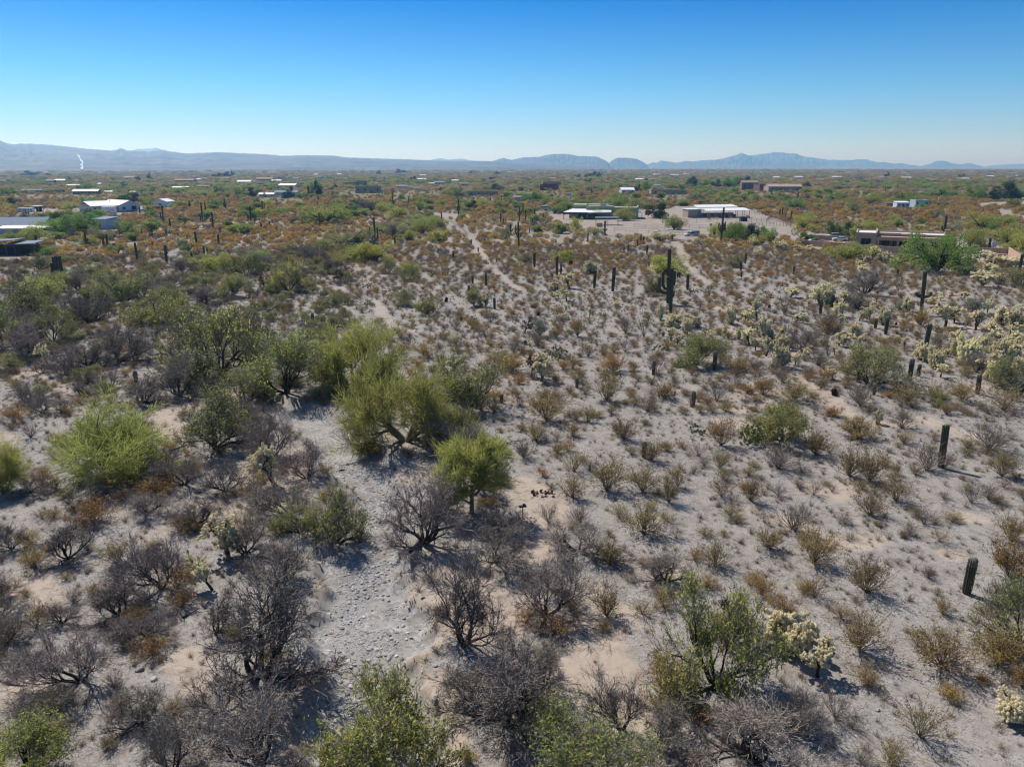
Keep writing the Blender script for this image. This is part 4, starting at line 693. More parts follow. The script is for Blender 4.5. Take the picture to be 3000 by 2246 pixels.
def horse(px, py, yaw, label):
    p = G(px, py); bm = bmesh.new(); P = [(0, 0, 1.15, .3), (.45, 0, 1.15, .28), (.75, 0, 1.4, .17), (.98, 0, 1.65, .13), (1.25, 0, 1.5, .08), (-.5, 0, 1.18, .29), (-.72, 0, 1.0, .07), (-.8, 0, .6, .05)]
    E = [(0, 1), (1, 2), (2, 3), (3, 4), (0, 5), (5, 6), (6, 7)]
    for sgn in (-1, 1):
        o = len(P); P += [(.5, .17 * sgn, .8, .1), (.5, .17 * sgn, .42, .055), (.52, .17 * sgn, .03, .05), (-.55, .18 * sgn, .82, .13), (-.68, .18 * sgn, .46, .06), (-.6, .18 * sgn, .03, .05)]; E += [(1, o), (o, o + 1), (o + 1, o + 2), (5, o + 3), (o + 3, o + 4), (o + 4, o + 5)]
    o = len(P); P += [(.95, .07, 1.85, .03), (.95, -.07, 1.85, .03)]; E += [(3, o), (3, o + 1)]
    me = bpy.data.meshes.new('horse'); me.from_pydata([q[:3] for q in P], E, []); ob = link('horse', me, loc=p, rotz=yaw); sk = ob.modifiers.new('s', 'SKIN'); ob.modifiers.new('u', 'SUBSURF').levels = 1
    me.skin_vertices[0].data[0].use_root = True
    for i, q in enumerate(P): me.skin_vertices[0].data[i].radius = (q[3], q[3])
    me.materials.append(M['horse']); tag(ob, label, 'horse')
horse(2077, 646, R(200), 'chestnut horse standing at the front of the white horse shelter')
horse(2192, 641, R(170), 'dark horse standing at the right end of the horse shelter')
house(2180, 649, 18, 13, 3, 0, 'flat', 'dark', 'dark', 'dark green covered feed wagon at the corral', 'wagon', 0, name='feed_wagon')
p = G(1754, 664); t = empty('hay_bale', p, .3, 'yellow straw hay stack left of the tall saguaro at the ranch', 'hay bale'); part('bale', [(-1.3, 1.3, -.8, .8, i * .55, i * .55 + .52) for i in range(3)], 'yellowish', t)
p = G(2082, 663); t = empty('water_barrel', p, 0, 'blue plastic barrel hung by the ranch pipe fence', 'barrel'); bm = bmesh.new(); bmesh.ops.create_cone(bm, cap_ends=True, segments=16, radius1=.42, radius2=.42, depth=1.1); bmesh.ops.translate(bm, verts=bm.verts, vec=(0, 0, .55)); me = bpy.data.meshes.new('drum'); bm.to_mesh(me); bm.free(); me.materials.append(M['blue']); link('drum', me, t); part('lid', [(-.3, .3, -.3, .3, 1.11, 1.16)], 'dark', t)
p = G(2824, 742); t = empty('garden_pot', p, 0, 'round blue tub inside the courtyard left corner', 'tub'); me2 = me.copy(); link('tub', me2, t); part('rim_cap', [(-.3, .3, -.3, .3, 1.11, 1.18)], 'whitep', t)
for px, yb, yt, l in ((2530, 662, 662, None), (2910, 728, 714, 'white satellite dish on a post behind the courtyard wall'), (1662, 606, 583, 'white satellite dish on a tall mast beyond the ranch house')):
    if l is None: continue
    p = G(px, yb); h = topz(p, yt); t = empty('satellite_dish', p, .4, l, 'satellite dish'); bar('mast', 'steel', (0, 0, 0), (0, 0, h), .12, t)
    bm = bmesh.new(); bmesh.ops.create_uvsphere(bm, u_segments=16, v_segments=8, radius=1.1); bmesh.ops.delete(bm, geom=[v for v in bm.verts if v.co.z > -.45], context='VERTS'); bmesh.ops.translate(bm, verts=bm.verts, vec=(0, 0, 1.1)); me = bpy.data.meshes.new('dish'); bm.to_mesh(me); bm.free(); me.materials.append(M['white']); d = link('dish', me, t, loc=(0, -.1, h)); d.rotation_euler = (R(65), 0, R(-40)); md = d.modifiers.new('s', 'SOLIDIFY'); md.thickness = .04
def girder(px0, py0, px1, py1, z, label):
    a, b = G(px0, py0), G(px1, py1); t = empty('pipe_barrier', a, 0, label, 'barrier'); d = b - a; bar('beam', 'white', (0, 0, z), (d.x, d.y, z), .35, t)
    for f in (.05, .35, .65, .95): bar('post', 'steel', (d.x * f, d.y * f, 0), (d.x * f, d.y * f, z), .12, t)
girder(1928, 682, 1993, 688, 1.0, 'long white parked flatbed rail left of the silver truck')
girder(1960, 703, 2008, 707, .4, 'low white plank trestle in front of the silver truck')
# ---------------------------------------------------------------- cacti
def column(h, r, ribs=13, seed=0, cap=.12, path=None, capm=1):
    """ribbed cactus column along path (or straight); returns V,Q,mi"""
    rg = random.Random(seed); n = ribs * 2; V = []; mi = []
    if path is None: path = [(0, 0, -.1), (0, 0, h)]
    P = [Vector(p) for p in path]; Ls = [0]
    for a, b in zip(P[:-1], P[1:]): Ls.append(Ls[-1] + (b - a).length)
    T = Ls[-1]; ts = [T * k / 9 for k in range(9)] + [T - r * q for q in (.9, .5, .22, .04)]
    ts = sorted(set(t for t in ts if t >= 0)); bul = [1 + rg.uniform(-.05, .06) for _ in ts]; X = None
    for k, t in enumerate(ts):
        i = max(j for j in range(len(P) - 1) if Ls[j] <= t + 1e-6); f = (t - Ls[i]) / max(Ls[i + 1] - Ls[i], 1e-6); c = P[i].lerp(P[i + 1], f); d = (P[i + 1] - P[i]).normalized()
        if i + 2 < len(P): d = d.lerp((P[i + 2] - P[i + 1]).normalized(), f * .5).normalized()
        if i > 0: d = d.lerp((P[i] - P[i - 1]).normalized(), (1 - f) * .5).normalized()
        if X is None: X = d.cross(Vector((0, 1, .01))).normalized()
        X = (X - d * X.dot(d)).normalized(); Y = d.cross(X); end = T - t; rr = r * bul[k] * (.78 + .22 * min(1, t / (T * .3)))
        if end < r: rr *= math.sqrt(max(0.02, 1 - ((r - end) / r) ** 2))
        for j in range(n): a = 6.28318 * j / n; q = rr * (1 if j % 2 == 0 else .80); V.append(c + X * math.cos(a) * q + Y * math.sin(a) * q)
    Q = []; m = len(ts)
    for k in range(m - 1):
        for j in range(n): Q.append((k * n + j, k * n + (j + 1) % n, (k + 1) * n + (j + 1) % n, (k + 1) * n + j)); mi.append(capm if T - ts[k + 1] < cap * 2.2 else 0)
    o = len(V); V.append(P[-1])
    for j in range(0, n, 2): Q.append(((m - 1) * n + j, (m - 1) * n + (j + 1) % n, (m - 1) * n + (j + 2) % n, o)); mi.append(capm)
    return V, Q, mi
def rib(me, n):
    k = len(me.vertices); c = np.zeros((k, 4), np.float32); c[:, 3] = 1; idx = np.arange(k); c[(idx % n) % 2 == 0, :3] = 1
    a = me.color_attributes.new('rib', 'FLOAT_COLOR', 'POINT'); a.data.foreach_set('color', c.ravel()); return me
COLS = {}
def colmesh(h, r, seed, cap=.14, mats=None):
    key = (round(h * 2) / 2, round(r, 2), seed % 5, cap)
    if key not in COLS:
        V, Q, mi = column(key[0], r, seed=seed, cap=cap); COLS[key] = (rib(mesh_np('saguaro_stem', V, Q, mats or [M['sag'], M['sag_top']], mi), 26), key[0])
    return COLS[key]
SAG = 'saguaro cacti standing in the desert'; PLACED = []
def saguaro(px, yb, yt, arms=None, label=None, wid=None, n=[0], stems=None):
    p = G(px, yb); h = max(topz(p, yt), .5); n[0] += 1; rg = random.Random(n[0] * 7); s = mpp(p)
    r = (wid * s / 2) if wid else min(.15 + .04 * h, .31) * rg.uniform(.9, 1.12); PLACED.append((p.x, p.y, 1.1)); PLACED.append((p.x * (1 - 1.2 / p.y), p.y - 1.2, 1.0))
    sz = 'tall' if h > 5 else 'young' if h < 2.2 else 'medium-height'; ar = {0: 'armless', 1: 'one-armed', 2: 'two-armed'}.get(len(arms or []), 'many-armed')
    t = empty('saguaro', p, rg.uniform(0, 6), label or f'{sz} {ar} saguaro, {where(px, yb)}', 'cactus', SAG)
    t.rotation_euler = (rg.uniform(-.035, .035), rg.uniform(-.035, .035), 0)
    me, h0 = colmesh(h, round(r * 10) / 10 if False else r if wid else round(r, 1) + .03, n[0], .16 if h < 3.2 else .05); o = link('stem', me, t); o.scale = (1, 1, h / h0) if wid else (r / (round(r, 1) + .03),) * 2 + (h / h0,)
    for a in arms or []:
        ax, z0, z1, out, ra = a   # azimuth(deg), height fraction start, top fraction, reach (m)
        c, s_ = math.cos(R(ax)), math.sin(R(ax)); Z0, Z1 = z0 * h, z1 * h; rr = r * ra; up = max(Z1 - Z0, .3)
        V, Q, mi = column(0, rr, seed=n[0] + int(ax), cap=.04, path=[(0, 0, Z0 - .05), (c * out * .55, s_ * out * .55, Z0), (c * out * .9, s_ * out * .9, Z0 + min(.35, up * .3)), (c * out, s_ * out, Z0 + min(.9, up * .6)), (c * out, s_ * out, Z1)], ribs=10)
        link('arm', rib(mesh_np('saguaro_arm', V, Q, [M['sag'], M['sag_top']], mi), 20), t)
    return t, h, r
A2_ = [(0, .38, .6, .7, .6), (180, .42, .68, .7, .6)]
SG = [(255, 722, 680, A2_), (305, 729, 694), (317, 727, 685), (403, 763, 710), (489, 772, 717, [(0, .55, .62, .45, .5), (180, .5, .56, .5, .5)]), (563, 766, 737), (583, 748, 731), (599, 748, 719), (608, 744, 724), (577, 722, 678), (641, 716, 685), (646, 687, 665), (685, 690, 674), (523, 707, 680), (488, 693, 668), (447, 697, 663), (416, 690, 672), (398, 688, 675), (372, 682, 660), (440, 693, 678), (448, 724, 707), (480, 661, 602), (472, 648, 622), (500, 670, 640), (594, 653, 593), (605, 634, 590), (625, 675, 621, A2_), (588, 650, 628), (541, 658, 641), (546, 658, 638), (557, 612, 588, A2_), (527, 613, 598), (540, 610, 593), (661, 614, 580, A2_), (699, 646, 629), (736, 655, 604, [(0, .4, .65, .8, .6), (180, .3, .5, .8, .6), (80, .45, .7, .6, .6)]), (720, 671, 651), (727, 648, 626), (747, 655, 636), (411, 631, 605), (452, 631, 614), (251, 629, 612), (280, 688, 641), (60, 675, 648), (168, 693, 660), (111, 729, 688), (7, 612, 597), (25, 622, 610), (190, 600, 580),
(770, 624, 588, [(20, .2, .8, 1.0, .8), (60, .3, .7, 1.2, .7)]), (843, 596, 585), (879, 619, 603), (930, 607, 590), (938, 665, 622, [(0, .4, .62, .7, .7), (180, .45, .6, .6, .7), (90, .4, .58, .6, .7)]), (766, 673, 651), (790, 668, 647), (812, 678, 663), (1152, 614, 563, [(0, .35, .62, 1.4, .7), (180, .4, .72, 1.4, .7), (70, .3, .55, 1.0, .6)]), (1029, 604, 588, A2_), (1026, 580, 560), (975, 577, 560, A2_), (933, 592, 574, A2_), (1198, 604, 575), (1252, 634, 619), (1245, 630, 618), (1294, 646, 621), (1343, 640, 582, [(0, .4, .66, .7, .8), (180, .4, .6, .6, .8)]), (1467, 653, 624), (1475, 656, 638), (1496, 690, 656, A2_), (1377, 716, 702), (1381, 716, 700), (1419, 717, 697), (1424, 717, 703), (1401, 738, 724), (1285, 739, 727), (1328, 760, 734), (1455, 768, 756), (1135, 654, 643), (1141, 654, 642), (1157, 722, 692), (1438, 592, 575), (1470, 590, 572), (1369, 588, 574), (1120, 572, 560), (1200, 572, 564),
(1522, 648, 607, [(0, .5, .75, .8, .8), (180, .45, .7, .8, .8)]), (1533, 631, 595), (1540, 648, 614), (1567, 638, 610, [(0, .35, .5, .6, .6)]), (1591, 643, 623), (1560, 653, 638), (1520, 729, 650, [(0, .45, .62, .8, .6), (180, .5, .9, .8, .6), (200, .42, .6, .5, .5)]), (1551, 683, 667), (1772, 690, 646, [(0, .35, .5, .7, .6), (180, .35, .48, .7, .6)]), (1722, 709, 682), (1671, 744, 725), (1566, 782, 739), (1632, 806, 750), (1643, 802, 772), (1877, 710, 685), (1885, 714, 692), (1867, 722, 701), (1895, 744, 717), (1840, 738, 716), (1828, 738, 722), (1815, 739, 731), (1901, 783, 766), (2205, 685, 661), (2183, 772, 739), (2170, 795, 763), (2172, 813, 793), (2014, 849, 802), (2324, 804, 778), (2629, 811, 786), (2593, 795, 780), (2833, 786, 753), (2980, 820, 743), (2403, 921, 874), (2439, 899, 863), (2594, 980, 926), (2564, 962, 931), (2711, 1022, 946), (2697, 1021, 1002), (2663, 1120, 1048), (2690, 1102, 1065), (2863, 1154, 1095), (2513, 1120, 1084), (2560, 1157, 1123), (2092, 1084, 1029), (2042, 1057, 1030), (2031, 1188, 1145), (2950, 1130, 1077), (2970, 1152, 1112), (2990, 1160, 1115), (2818, 867, 850), (1385, 831, 806), (1424, 836, 798), (1375, 883, 835), (1449, 905, 871), (1741, 844, 790), (1795, 853, 781), (1985, 813, 795), (1991, 813, 796), (1690, 1136, 1106), (1914, 1098, 1055), (1469, 1180, 1154), (1943, 985, 970), (917, 948, 916), (402, 1133, 1085), (97, 806, 796), (1886, 1340, 1292), (2260, 583, 555, A2_), (2337, 587, 560, A2_), (2308, 594, 577), (2284, 640, 612), (2290, 640, 606), (2316, 646, 615), (2628, 555, 531), (2457, 690, 661), (2642, 668, 651), (2896, 738, 695), (2984, 680, 656), (2880, 625, 608), (2978, 605, 583), (2192, 583, 562), (1733, 571, 548, A2_), (2594, 563, 549), (2568, 553, 545), (2418, 583, 573), (2762, 718, 630, [(180, .5, .66, .9, .8)])]
for q in SG: saguaro(*q)
t, h, r = saguaro(1956, 889, 727, [(180, .27, .6, 1.0, .9), (190, .2, .5, 1.7, .9), (5, .3, .6, 1.1, .85), (250, .25, .5, .7, .8)], 'tallest saguaro, a giant with several upright arms, in the right-centre scrub')
t, h, r = saguaro(1964, 917, 784, [(10, .35, .5, .5, .5)], 'saguaro spear standing just in front of the giant many-armed saguaro')
t, h, r = saguaro(2698, 920, 793, [(185, .42, .53, 1.2, .95), (0, .4, .52, 1.3, .85), (215, .4, .5, .7, .8)], 'saguaro with two short thick upcurved arms at right')
t, h, r = saguaro(2112, 710, 607, [(180, .33, .56, 1.1, .7), (0, .34, .6, .9, .8), (190, .3, .5, .6, .6), (20, .36, .55, .45, .7)], 'saguaro with a tight cluster of arms in front of the horse shelter')
t, h, r = saguaro(1100, 707, 636, [(180, .15, .62, 1.6, .75), (200, .2, .5, .8, .7), (0, .1, .58, .9, .8), (90, .15, .45, .7, .7)], 'saguaro with five upright arms among green bushes left of centre')
t, h, r = saguaro(2756, 1369, 1241, None, 'single straight saguaro crowned with pale blooms, right foreground', 19)
rg = random.Random(8)
for i in range(16):
    a = rg.uniform(0, 6.28); rr = r * rg.uniform(.3, 1.0); bm = bmesh.new(); bmesh.ops.create_icosphere(bm, subdivisions=1, radius=.065); bmesh.ops.scale(bm, verts=bm.verts, vec=(.8, .8, 1.2))
    me = bpy.data.meshes.new('bloom'); bm.to_mesh(me); bm.free(); me.materials.append(M['sag_flower']); link('bloom', me, t, loc=(rr * math.cos(a), rr * math.sin(a), h - .03 - rr * .35))
saguaro(2831, 1738, 1631, None, 'grey-topped young saguaro standing alone near the right edge', 26)
for i, (x, yb, yt) in enumerate([(181, 806, 747), (173, 804, 749), (166, 805, 752), (159, 806, 770)]):
    if i == 0:
        t, h, r = saguaro(172, 806, 749, None, 'clump of four close saguaro stems on the left scrub flat', 9)
        for dx, f in ((.75, 1.0), (-.55, .97), (-1.1, .66)): o = link('stem', colmesh(h, r, i + 3, .05)[0], t, loc=(dx, rg.uniform(-.2, .2), 0)); o.scale.z = f * h / colmesh(h, r, i + 3, .05)[1]
# barrel cacti
bV, bQ, bmi = column(.62, .26, 16, 3, cap=.02); BM = mesh_np('barrel', bV, bQ, [M['barrel'], M['barrel']], bmi, sm=False)
for x, yb, yt in [(2253, 902, 891), (2329, 978, 964), (2624, 952, 943), (2446, 1158, 1136), (1306, 884, 870), (1265, 868, 858), (1618, 812, 801), (1577, 925, 914), (1541, 1010, 996), (1674, 777, 761), (1350, 940, 929), (2176, 1060, 1052)]:
    p = G(x, yb); h = max(topz(p, yt), .3); o = link('barrel_cactus', BM, loc=p); o.scale = (h / .62 * .85,) * 2 + (h / .62,); o.rotation_euler = (-.25, .12, x); tag(o, f'squat dark barrel cactus, {where(x, yb, "the lone barrel cactus")}' if x != 2446 else 'squat dark barrel cactus alone on the sandy path', 'cactus', 'barrel cacti'); PLACED.append((p.x, p.y, .5))
# cholla
def capsule(c, d, L, r, k=6):
    d = d.normalized(); x = d.cross(Vector((.3, .5, .81))).normalized(); y = d.cross(x); V = []
    for t, q in ((-.02, .45), (.18, .95), (.75, 1.0), (1.0, .45)):
        for j in range(k): a = 6.283 * j / k + t; V.append(c + d * (L * t) + (x * math.cos(a) + y * math.sin(a)) * r * q)
    Q = [(i * k + j, i * k + (j + 1) % k, (i + 1) * k + (j + 1) % k, (i + 1) * k + j) for i in range(3) for j in range(k)]; Q += [(3 * k, 3 * k + 1, 3 * k + 2, 3 * k + 3), (3 * k, 3 * k + 3, 3 * k + 4, 3 * k + 5)]
    return V, Q
def cholla_var(seed, dead=False, low=False, n1=5):
    rg = random.Random(seed); nb = 3 if low else n1
    o, tips = grow(seed, 1 if not low else 4, .75 if not low else .35, .075, (.0, .25) if not low else (.3, .8), [(4, .12, .1, nb, .75, .85, .7), (3, .2, .12, 3, .55, .75, .75), (2, .2, .05, 0, 0, 0, 0)])
    th = tubes([x for l in o[:2] for x in l], 6); tw = tubes([(*x[:6], .04, .035) for x in o[2]], 5)
    V, Q, mi = [], [], []
    for x in tips:
        c = Vector(x)
        for k in range(rg.randint(7, 11) if not dead else 4):
            cc = c + Vector((rg.gauss(0, .085), rg.gauss(0, .085), rg.gauss(0, .055))); d = Vector((rg.gauss(0, 1), rg.gauss(0, 1), rg.gauss(.1, .8))); v, q = capsule(cc, d, rg.uniform(.12, .21), rg.uniform(.04, .058)); b = len(V); V += v; Q += [tuple(i + b for i in f) for f in q]
    nV = len(V); rng = np.random.default_rng(seed); C = np.array([tuple(v) for v in V])[rng.integers(0, nV, nV // 2)] + rng.normal(size=(nV // 2, 3)) * .012; fz = leaves(C, .028, rng, .3)
    jm = M['cholla_d'] if dead else M['cholla']
    return variant('cholla', [(*th, M['cholla_t']), (*tw, M['cholla_d'])], [(np.array([tuple(v) for v in V]), np.array(Q), jm), (*fz, jm)], None, None)
K['cholla'] = [cholla_var(s) for s in (201, 202, 203)] + [cholla_var(s, low=True) for s in (204, 205)]
K['cholla_old'] = [cholla_var(206, dead=True), cholla_var(207, dead=True)]
NCOPY = {}
def plant(kind, px, yb, w, h, label=None, cat='shrub', name=None, group=None, parts=True, lean=None, v=None, at=None, rot=None):
    """place a plant kind whose crown shows w by h pixels, standing on ground pixel (px, yb)"""
    p = at if at is not None else G(px, yb); s = mpp(p); NCOPY[kind] = NCOPY.get(kind, 0) + 1; rg = random.Random(NCOPY[kind] * 31 + len(kind)); K_ = K[kind]; vv = K_[(NCOPY[kind] if v is None else v) % len(K_)]
    if kind == 'palo': w *= .88
    if kind == 'cholla': w *= 1.12; h *= 1.12
    W, Hh = (w * s, h * s * 1.06) if at is None else (w, h); sc_ = (W / vv['w'], W / vv['w'], Hh / vv['h'] * 1.0)
    nm = name or {'shrub': 'shrub', 'tree': 'tree', 'cactus': 'cactus'}[cat]; PLACED.append((p.x, p.y, W * (.75 if cat == 'cactus' else .3)))
    if cat == 'cactus' and p.y < 90: PLACED.append((p.x * .955, p.y * .955, W * .8))
    rz = rot if rot is not None else rg.uniform(0, 6.28)
    if parts and 'leaf' in vv:
        t = empty(nm, p, rz, label, cat, group); t.scale = sc_; pn = {'tree': ('trunk', 'crown'), 'shrub': ('stems', 'foliage'), 'cactus': ('trunk', 'joints')}[cat]; link(pn[0], vv['stem'], t); lo = link(pn[1], vv['leaf'], t)
        if pn[1] == 'joints': lo['kind'] = 'stuff'
    else: t = link(nm, vv['full'], loc=p, rotz=rz); t.scale = sc_; tag(t, label, cat, group)
    if lean: t.rotation_euler[0] = lean[0]; t.rotation_euler[1] = lean[1]; t.rotation_euler[2] = 0
    return t
CG = 'pale cholla cacti'
plant('cholla', 2312, 1911, 118, 100, 'grey-green cholla with two curved trunks, upper of the pair of near chollas', 'cactus', 'cholla', CG, v=3)
plant('cholla', 2395, 1981, 78, 95, 'pale cholla on a single thin trunk, lower of the pair of near chollas', 'cactus', 'cholla', CG, v=0)
plant('cholla', 2970, 2112, 75, 66, 'cream cholla cut by the right edge of the foreground', 'cactus', 'cholla', CG, v=4)
plant('cholla', 667, 1620, 82, 112, 'leaning cholla with pale crown and dark shadow left of the wash', 'cactus', 'cholla', CG, v=1, lean=(0, -.32))
DV = plant('cholla', 622, 1727, 62, 100, 'leaning cholla with a grey dove perched on top', 'cactus', 'cholla', CG, v=0, lean=(0, -.42))
plant('cholla', 809, 1426, 62, 108, 'tall thin cholla among grey shrubs left of the wash', 'cactus', 'cholla', CG, v=2, lean=(0, -.3))
plant('cholla', 140, 1066, 30, 52, 'lone cholla on the far left shrub flat', 'cactus', 'cholla', CG, v=1, lean=(0, -.35))
plant('cholla', 1587, 1115, 48, 68, 'pale cholla beside a dead dark cholla in the open centre', 'cactus', 'cholla', CG, v=2); plant('cholla_old', 1556, 1102, 38, 66, 'dead dark cholla beside a pale cholla in the open centre', 'cactus', 'cholla', 'dark old chollas')
plant('cholla_old', 1537, 976, 34, 46, 'dark bare cholla left of a silver-green shrub', 'cactus', 'cholla', 'dark old chollas'); plant('cholla_old', 335, 740, 40, 24, 'old brown cholla in the left distance', 'cactus', 'cholla', 'dark old chollas'); plant('cholla_old', 775, 842, 40, 36, 'pinkish brown old cholla left of a yellow-green tree', 'cactus', 'cholla', 'dark old chollas'); plant('cholla_old', 1000, 828, 34, 36, 'pinkish old cholla at the left of the open flat', 'cactus', 'cholla', 'dark old chollas')
CH = [(538, 727, 22, 24), (497, 820, 20, 22), (1423, 901, 22, 32), (1668, 845, 28, 34), (1733, 802, 30, 28), (1621, 858, 26, 26), (1660, 881, 30, 28), (1638, 874, 18, 16), (1330, 1085, 34, 34), (1936, 937, 16, 36), (1970, 957, 36, 30), (1965, 997, 30, 32), (1815, 898, 16, 14), (1727, 930, 10, 22), (1648, 936, 26, 14), (1430, 1110, 18, 26), (1746, 1008, 12, 14), (1765, 930, 10, 14), (1655, 912, 10, 16), (1208, 950, 12, 14)]
for zx, zt, zb, zw in [(310, 475, 550, 45), (340, 445, 510, 40), (400, 470, 545, 60), (480, 410, 530, 50), (20, 540, 620, 50), (90, 520, 570, 40), (270, 570, 640, 36), (190, 605, 650, 40), (430, 600, 680, 60), (515, 535, 640, 60), (560, 580, 640, 40), (470, 650, 720, 60), (640, 575, 640, 30), (540, 660, 760, 60), (630, 640, 720, 60), (640, 720, 830, 80), (730, 750, 820, 50), (820, 720, 770, 40), (700, 330, 380, 70), (900, 320, 420, 100), (935, 345, 430, 60), (815, 400, 440, 30), (730, 490, 540, 60), (1040, 360, 440, 60), (1020, 430, 500, 60), (1120, 390, 450, 40), (1210, 440, 530, 40), (1145, 465, 530, 50), (1020, 500, 550, 40), (1300, 470, 560, 50), (1110, 565, 640, 60), (1140, 630, 695, 50), (1010, 610, 690, 80), (985, 700, 750, 30), (1460, 400, 470, 50), (1610, 385, 420, 36), (1670, 370, 400, 40), (1620, 450, 480, 30), (1440, 650, 715, 30), (1390, 635, 665, 24), (1510, 595, 625, 22), (1700, 440, 570, 120), (1760, 460, 540, 60), (1235, 700, 725, 18), (1550, 700, 790, 80), (1640, 740, 840, 70), (1670, 820, 895, 70), (970, 840, 905, 56), (1780, 610, 680, 60), (1760, 660, 740, 60), (1860, 680, 810, 110), (1920, 640, 780, 70), (1850, 740, 810, 60), (1900, 490, 590, 70), (2080, 470, 560, 80), (2130, 480, 570, 80), (2190, 500, 580, 60), (2110, 560, 640, 70), (2160, 620, 690, 70), (2050, 680, 780, 80), (2140, 700, 780, 60), (2190, 640, 720, 50), (2000, 740, 810, 60), (1960, 800, 880, 110), (2000, 830, 930, 70), (2180, 780, 840, 60), (1975, 410, 480, 60), (2190, 440, 490, 50), (1825, 350, 385, 40), (1258, 1125, 1200, 42), (640, 30, 88, 70), (755, 48, 85, 45), (840, 50, 88, 50), (800, 60, 85, 30), (485, 85, 122, 50), (735, 105, 125, 36), (458, 10, 42, 34), (1160, 110, 142, 60), (1230, 70, 135, 60), (1300, 100, 152, 60), (1150, 150, 190, 40), (1370, 130, 162, 40), (1200, 180, 215, 60), (1960, 90, 140, 90), (2020, 120, 175, 80), (2100, 130, 180, 90), (2160, 130, 185, 60), (1925, 190, 245, 80), (1940, 230, 305, 110), (1995, 180, 245, 60), (2045, 235, 290, 60), (1800, 215, 230, 40), (600, 90, 140, 20), (1330, 110, 150, 40), (1000, 1250, 1251, 1), (1640, 560, 600, 24), (1700, 620, 650, 24), (1450, 480, 520, 26), (2060, 600, 660, 60), (1990, 560, 640, 60), (2100, 650, 700, 60), (1700, 720, 760, 36), (450, 540, 590, 30), (580, 690, 740, 30), (690, 660, 720, 36), (360, 590, 650, 30)]:
    if zw > 1: CH.append((2000 + zx * .452, 700 + zb * .452, zw * .452, (zb - zt) * .452))
for x0, x1, y in ((556, 620, 668),): CH += [(x0 + (x1 - x0) * i / 5, y - i * .6, 14, 10) for i in range(6)]
CH += [(688, 664, 16, 10), (702, 663, 14, 9), (640, 665, 14, 9), (498, 684, 14, 10), (735, 658, 12, 8), (452, 690, 14, 9), (1935, 708, 30, 24), (1970, 704, 24, 18), (2205, 718, 14, 18), (2222, 752, 18, 16), (1478, 1062, 20, 18), (1535, 738, 12, 12), (1645, 726, 14, 12), (1820, 755, 14, 10), (1722, 800, 18, 20), (1985, 1010, 26, 26), (2010, 960, 30, 28), (2480, 605, 10, 8), (2445, 583, 8, 6)]
for i, (x, y, w, h) in enumerate(CH): plant('cholla', x, y, max(w * 1.12, 7), h * 1.1, f'{"large" if h * mpp(G(x, y)) > 2 else "small" if h * mpp(G(x, y)) < 1.2 else "pale"} bushy cholla, {where(x, y, "the dense cholla thicket")}', 'cactus', 'cholla', CG, parts=y > 830)
# dove on the cholla
def dove():
    c = DV.location; p = Vector((c.x - 1.45, c.y, c.z + DV.scale.z * K['cholla'][0]['h'] * .93)); q = None
    dg = bpy.context.evaluated_depsgraph_get(); t = [o for o in DV.children if o.name.startswith('joints')][0]; Mx = Matrix.LocRotScale(DV.location, DV.rotation_euler, DV.scale); vs = [Mx @ v.co for v in t.data.vertices]; q = max(vs, key=lambda v: v.z)
    prof = [(-.16, .012), (-.13, .03), (-.06, .055), (.02, .068), (.08, .055), (.11, .035), (.13, .03)]; V = []; 
    for x, r in prof:
        for j in range(10): a = 6.283 * j / 10; V.append((r * math.cos(a), r * math.sin(a) * .9 - x * .25, x))
    n = len(prof); Q = [(i * 10 + j, i * 10 + (j + 1) % 10, (i + 1) * 10 + (j + 1) % 10, (i + 1) * 10 + j) for i in range(n - 1) for j in range(10)]
    d = empty('dove', q + Vector((0, 0, .13)), .4, 'plump grey dove perched on top of the leaning cholla', 'bird'); link('body', mesh_np('dove_body', V, Q, [M['dove']], sm=True), d)
    bm = bmesh.new(); bmesh.ops.create_icosphere(bm, subdivisions=2, radius=.036); me = bpy.data.meshes.new('head'); bm.to_mesh(me); bm.free(); me.materials.append(M['dove']); hd = link('head', me, d, loc=(0, -.035, .145)); part('beak', [(-.006, .006, -.062, -.035, -.006, .004)], 'dark', hd); part('tail', [(-.03, .03, .03, .05, -.26, -.12)], 'dove', d)
dove()
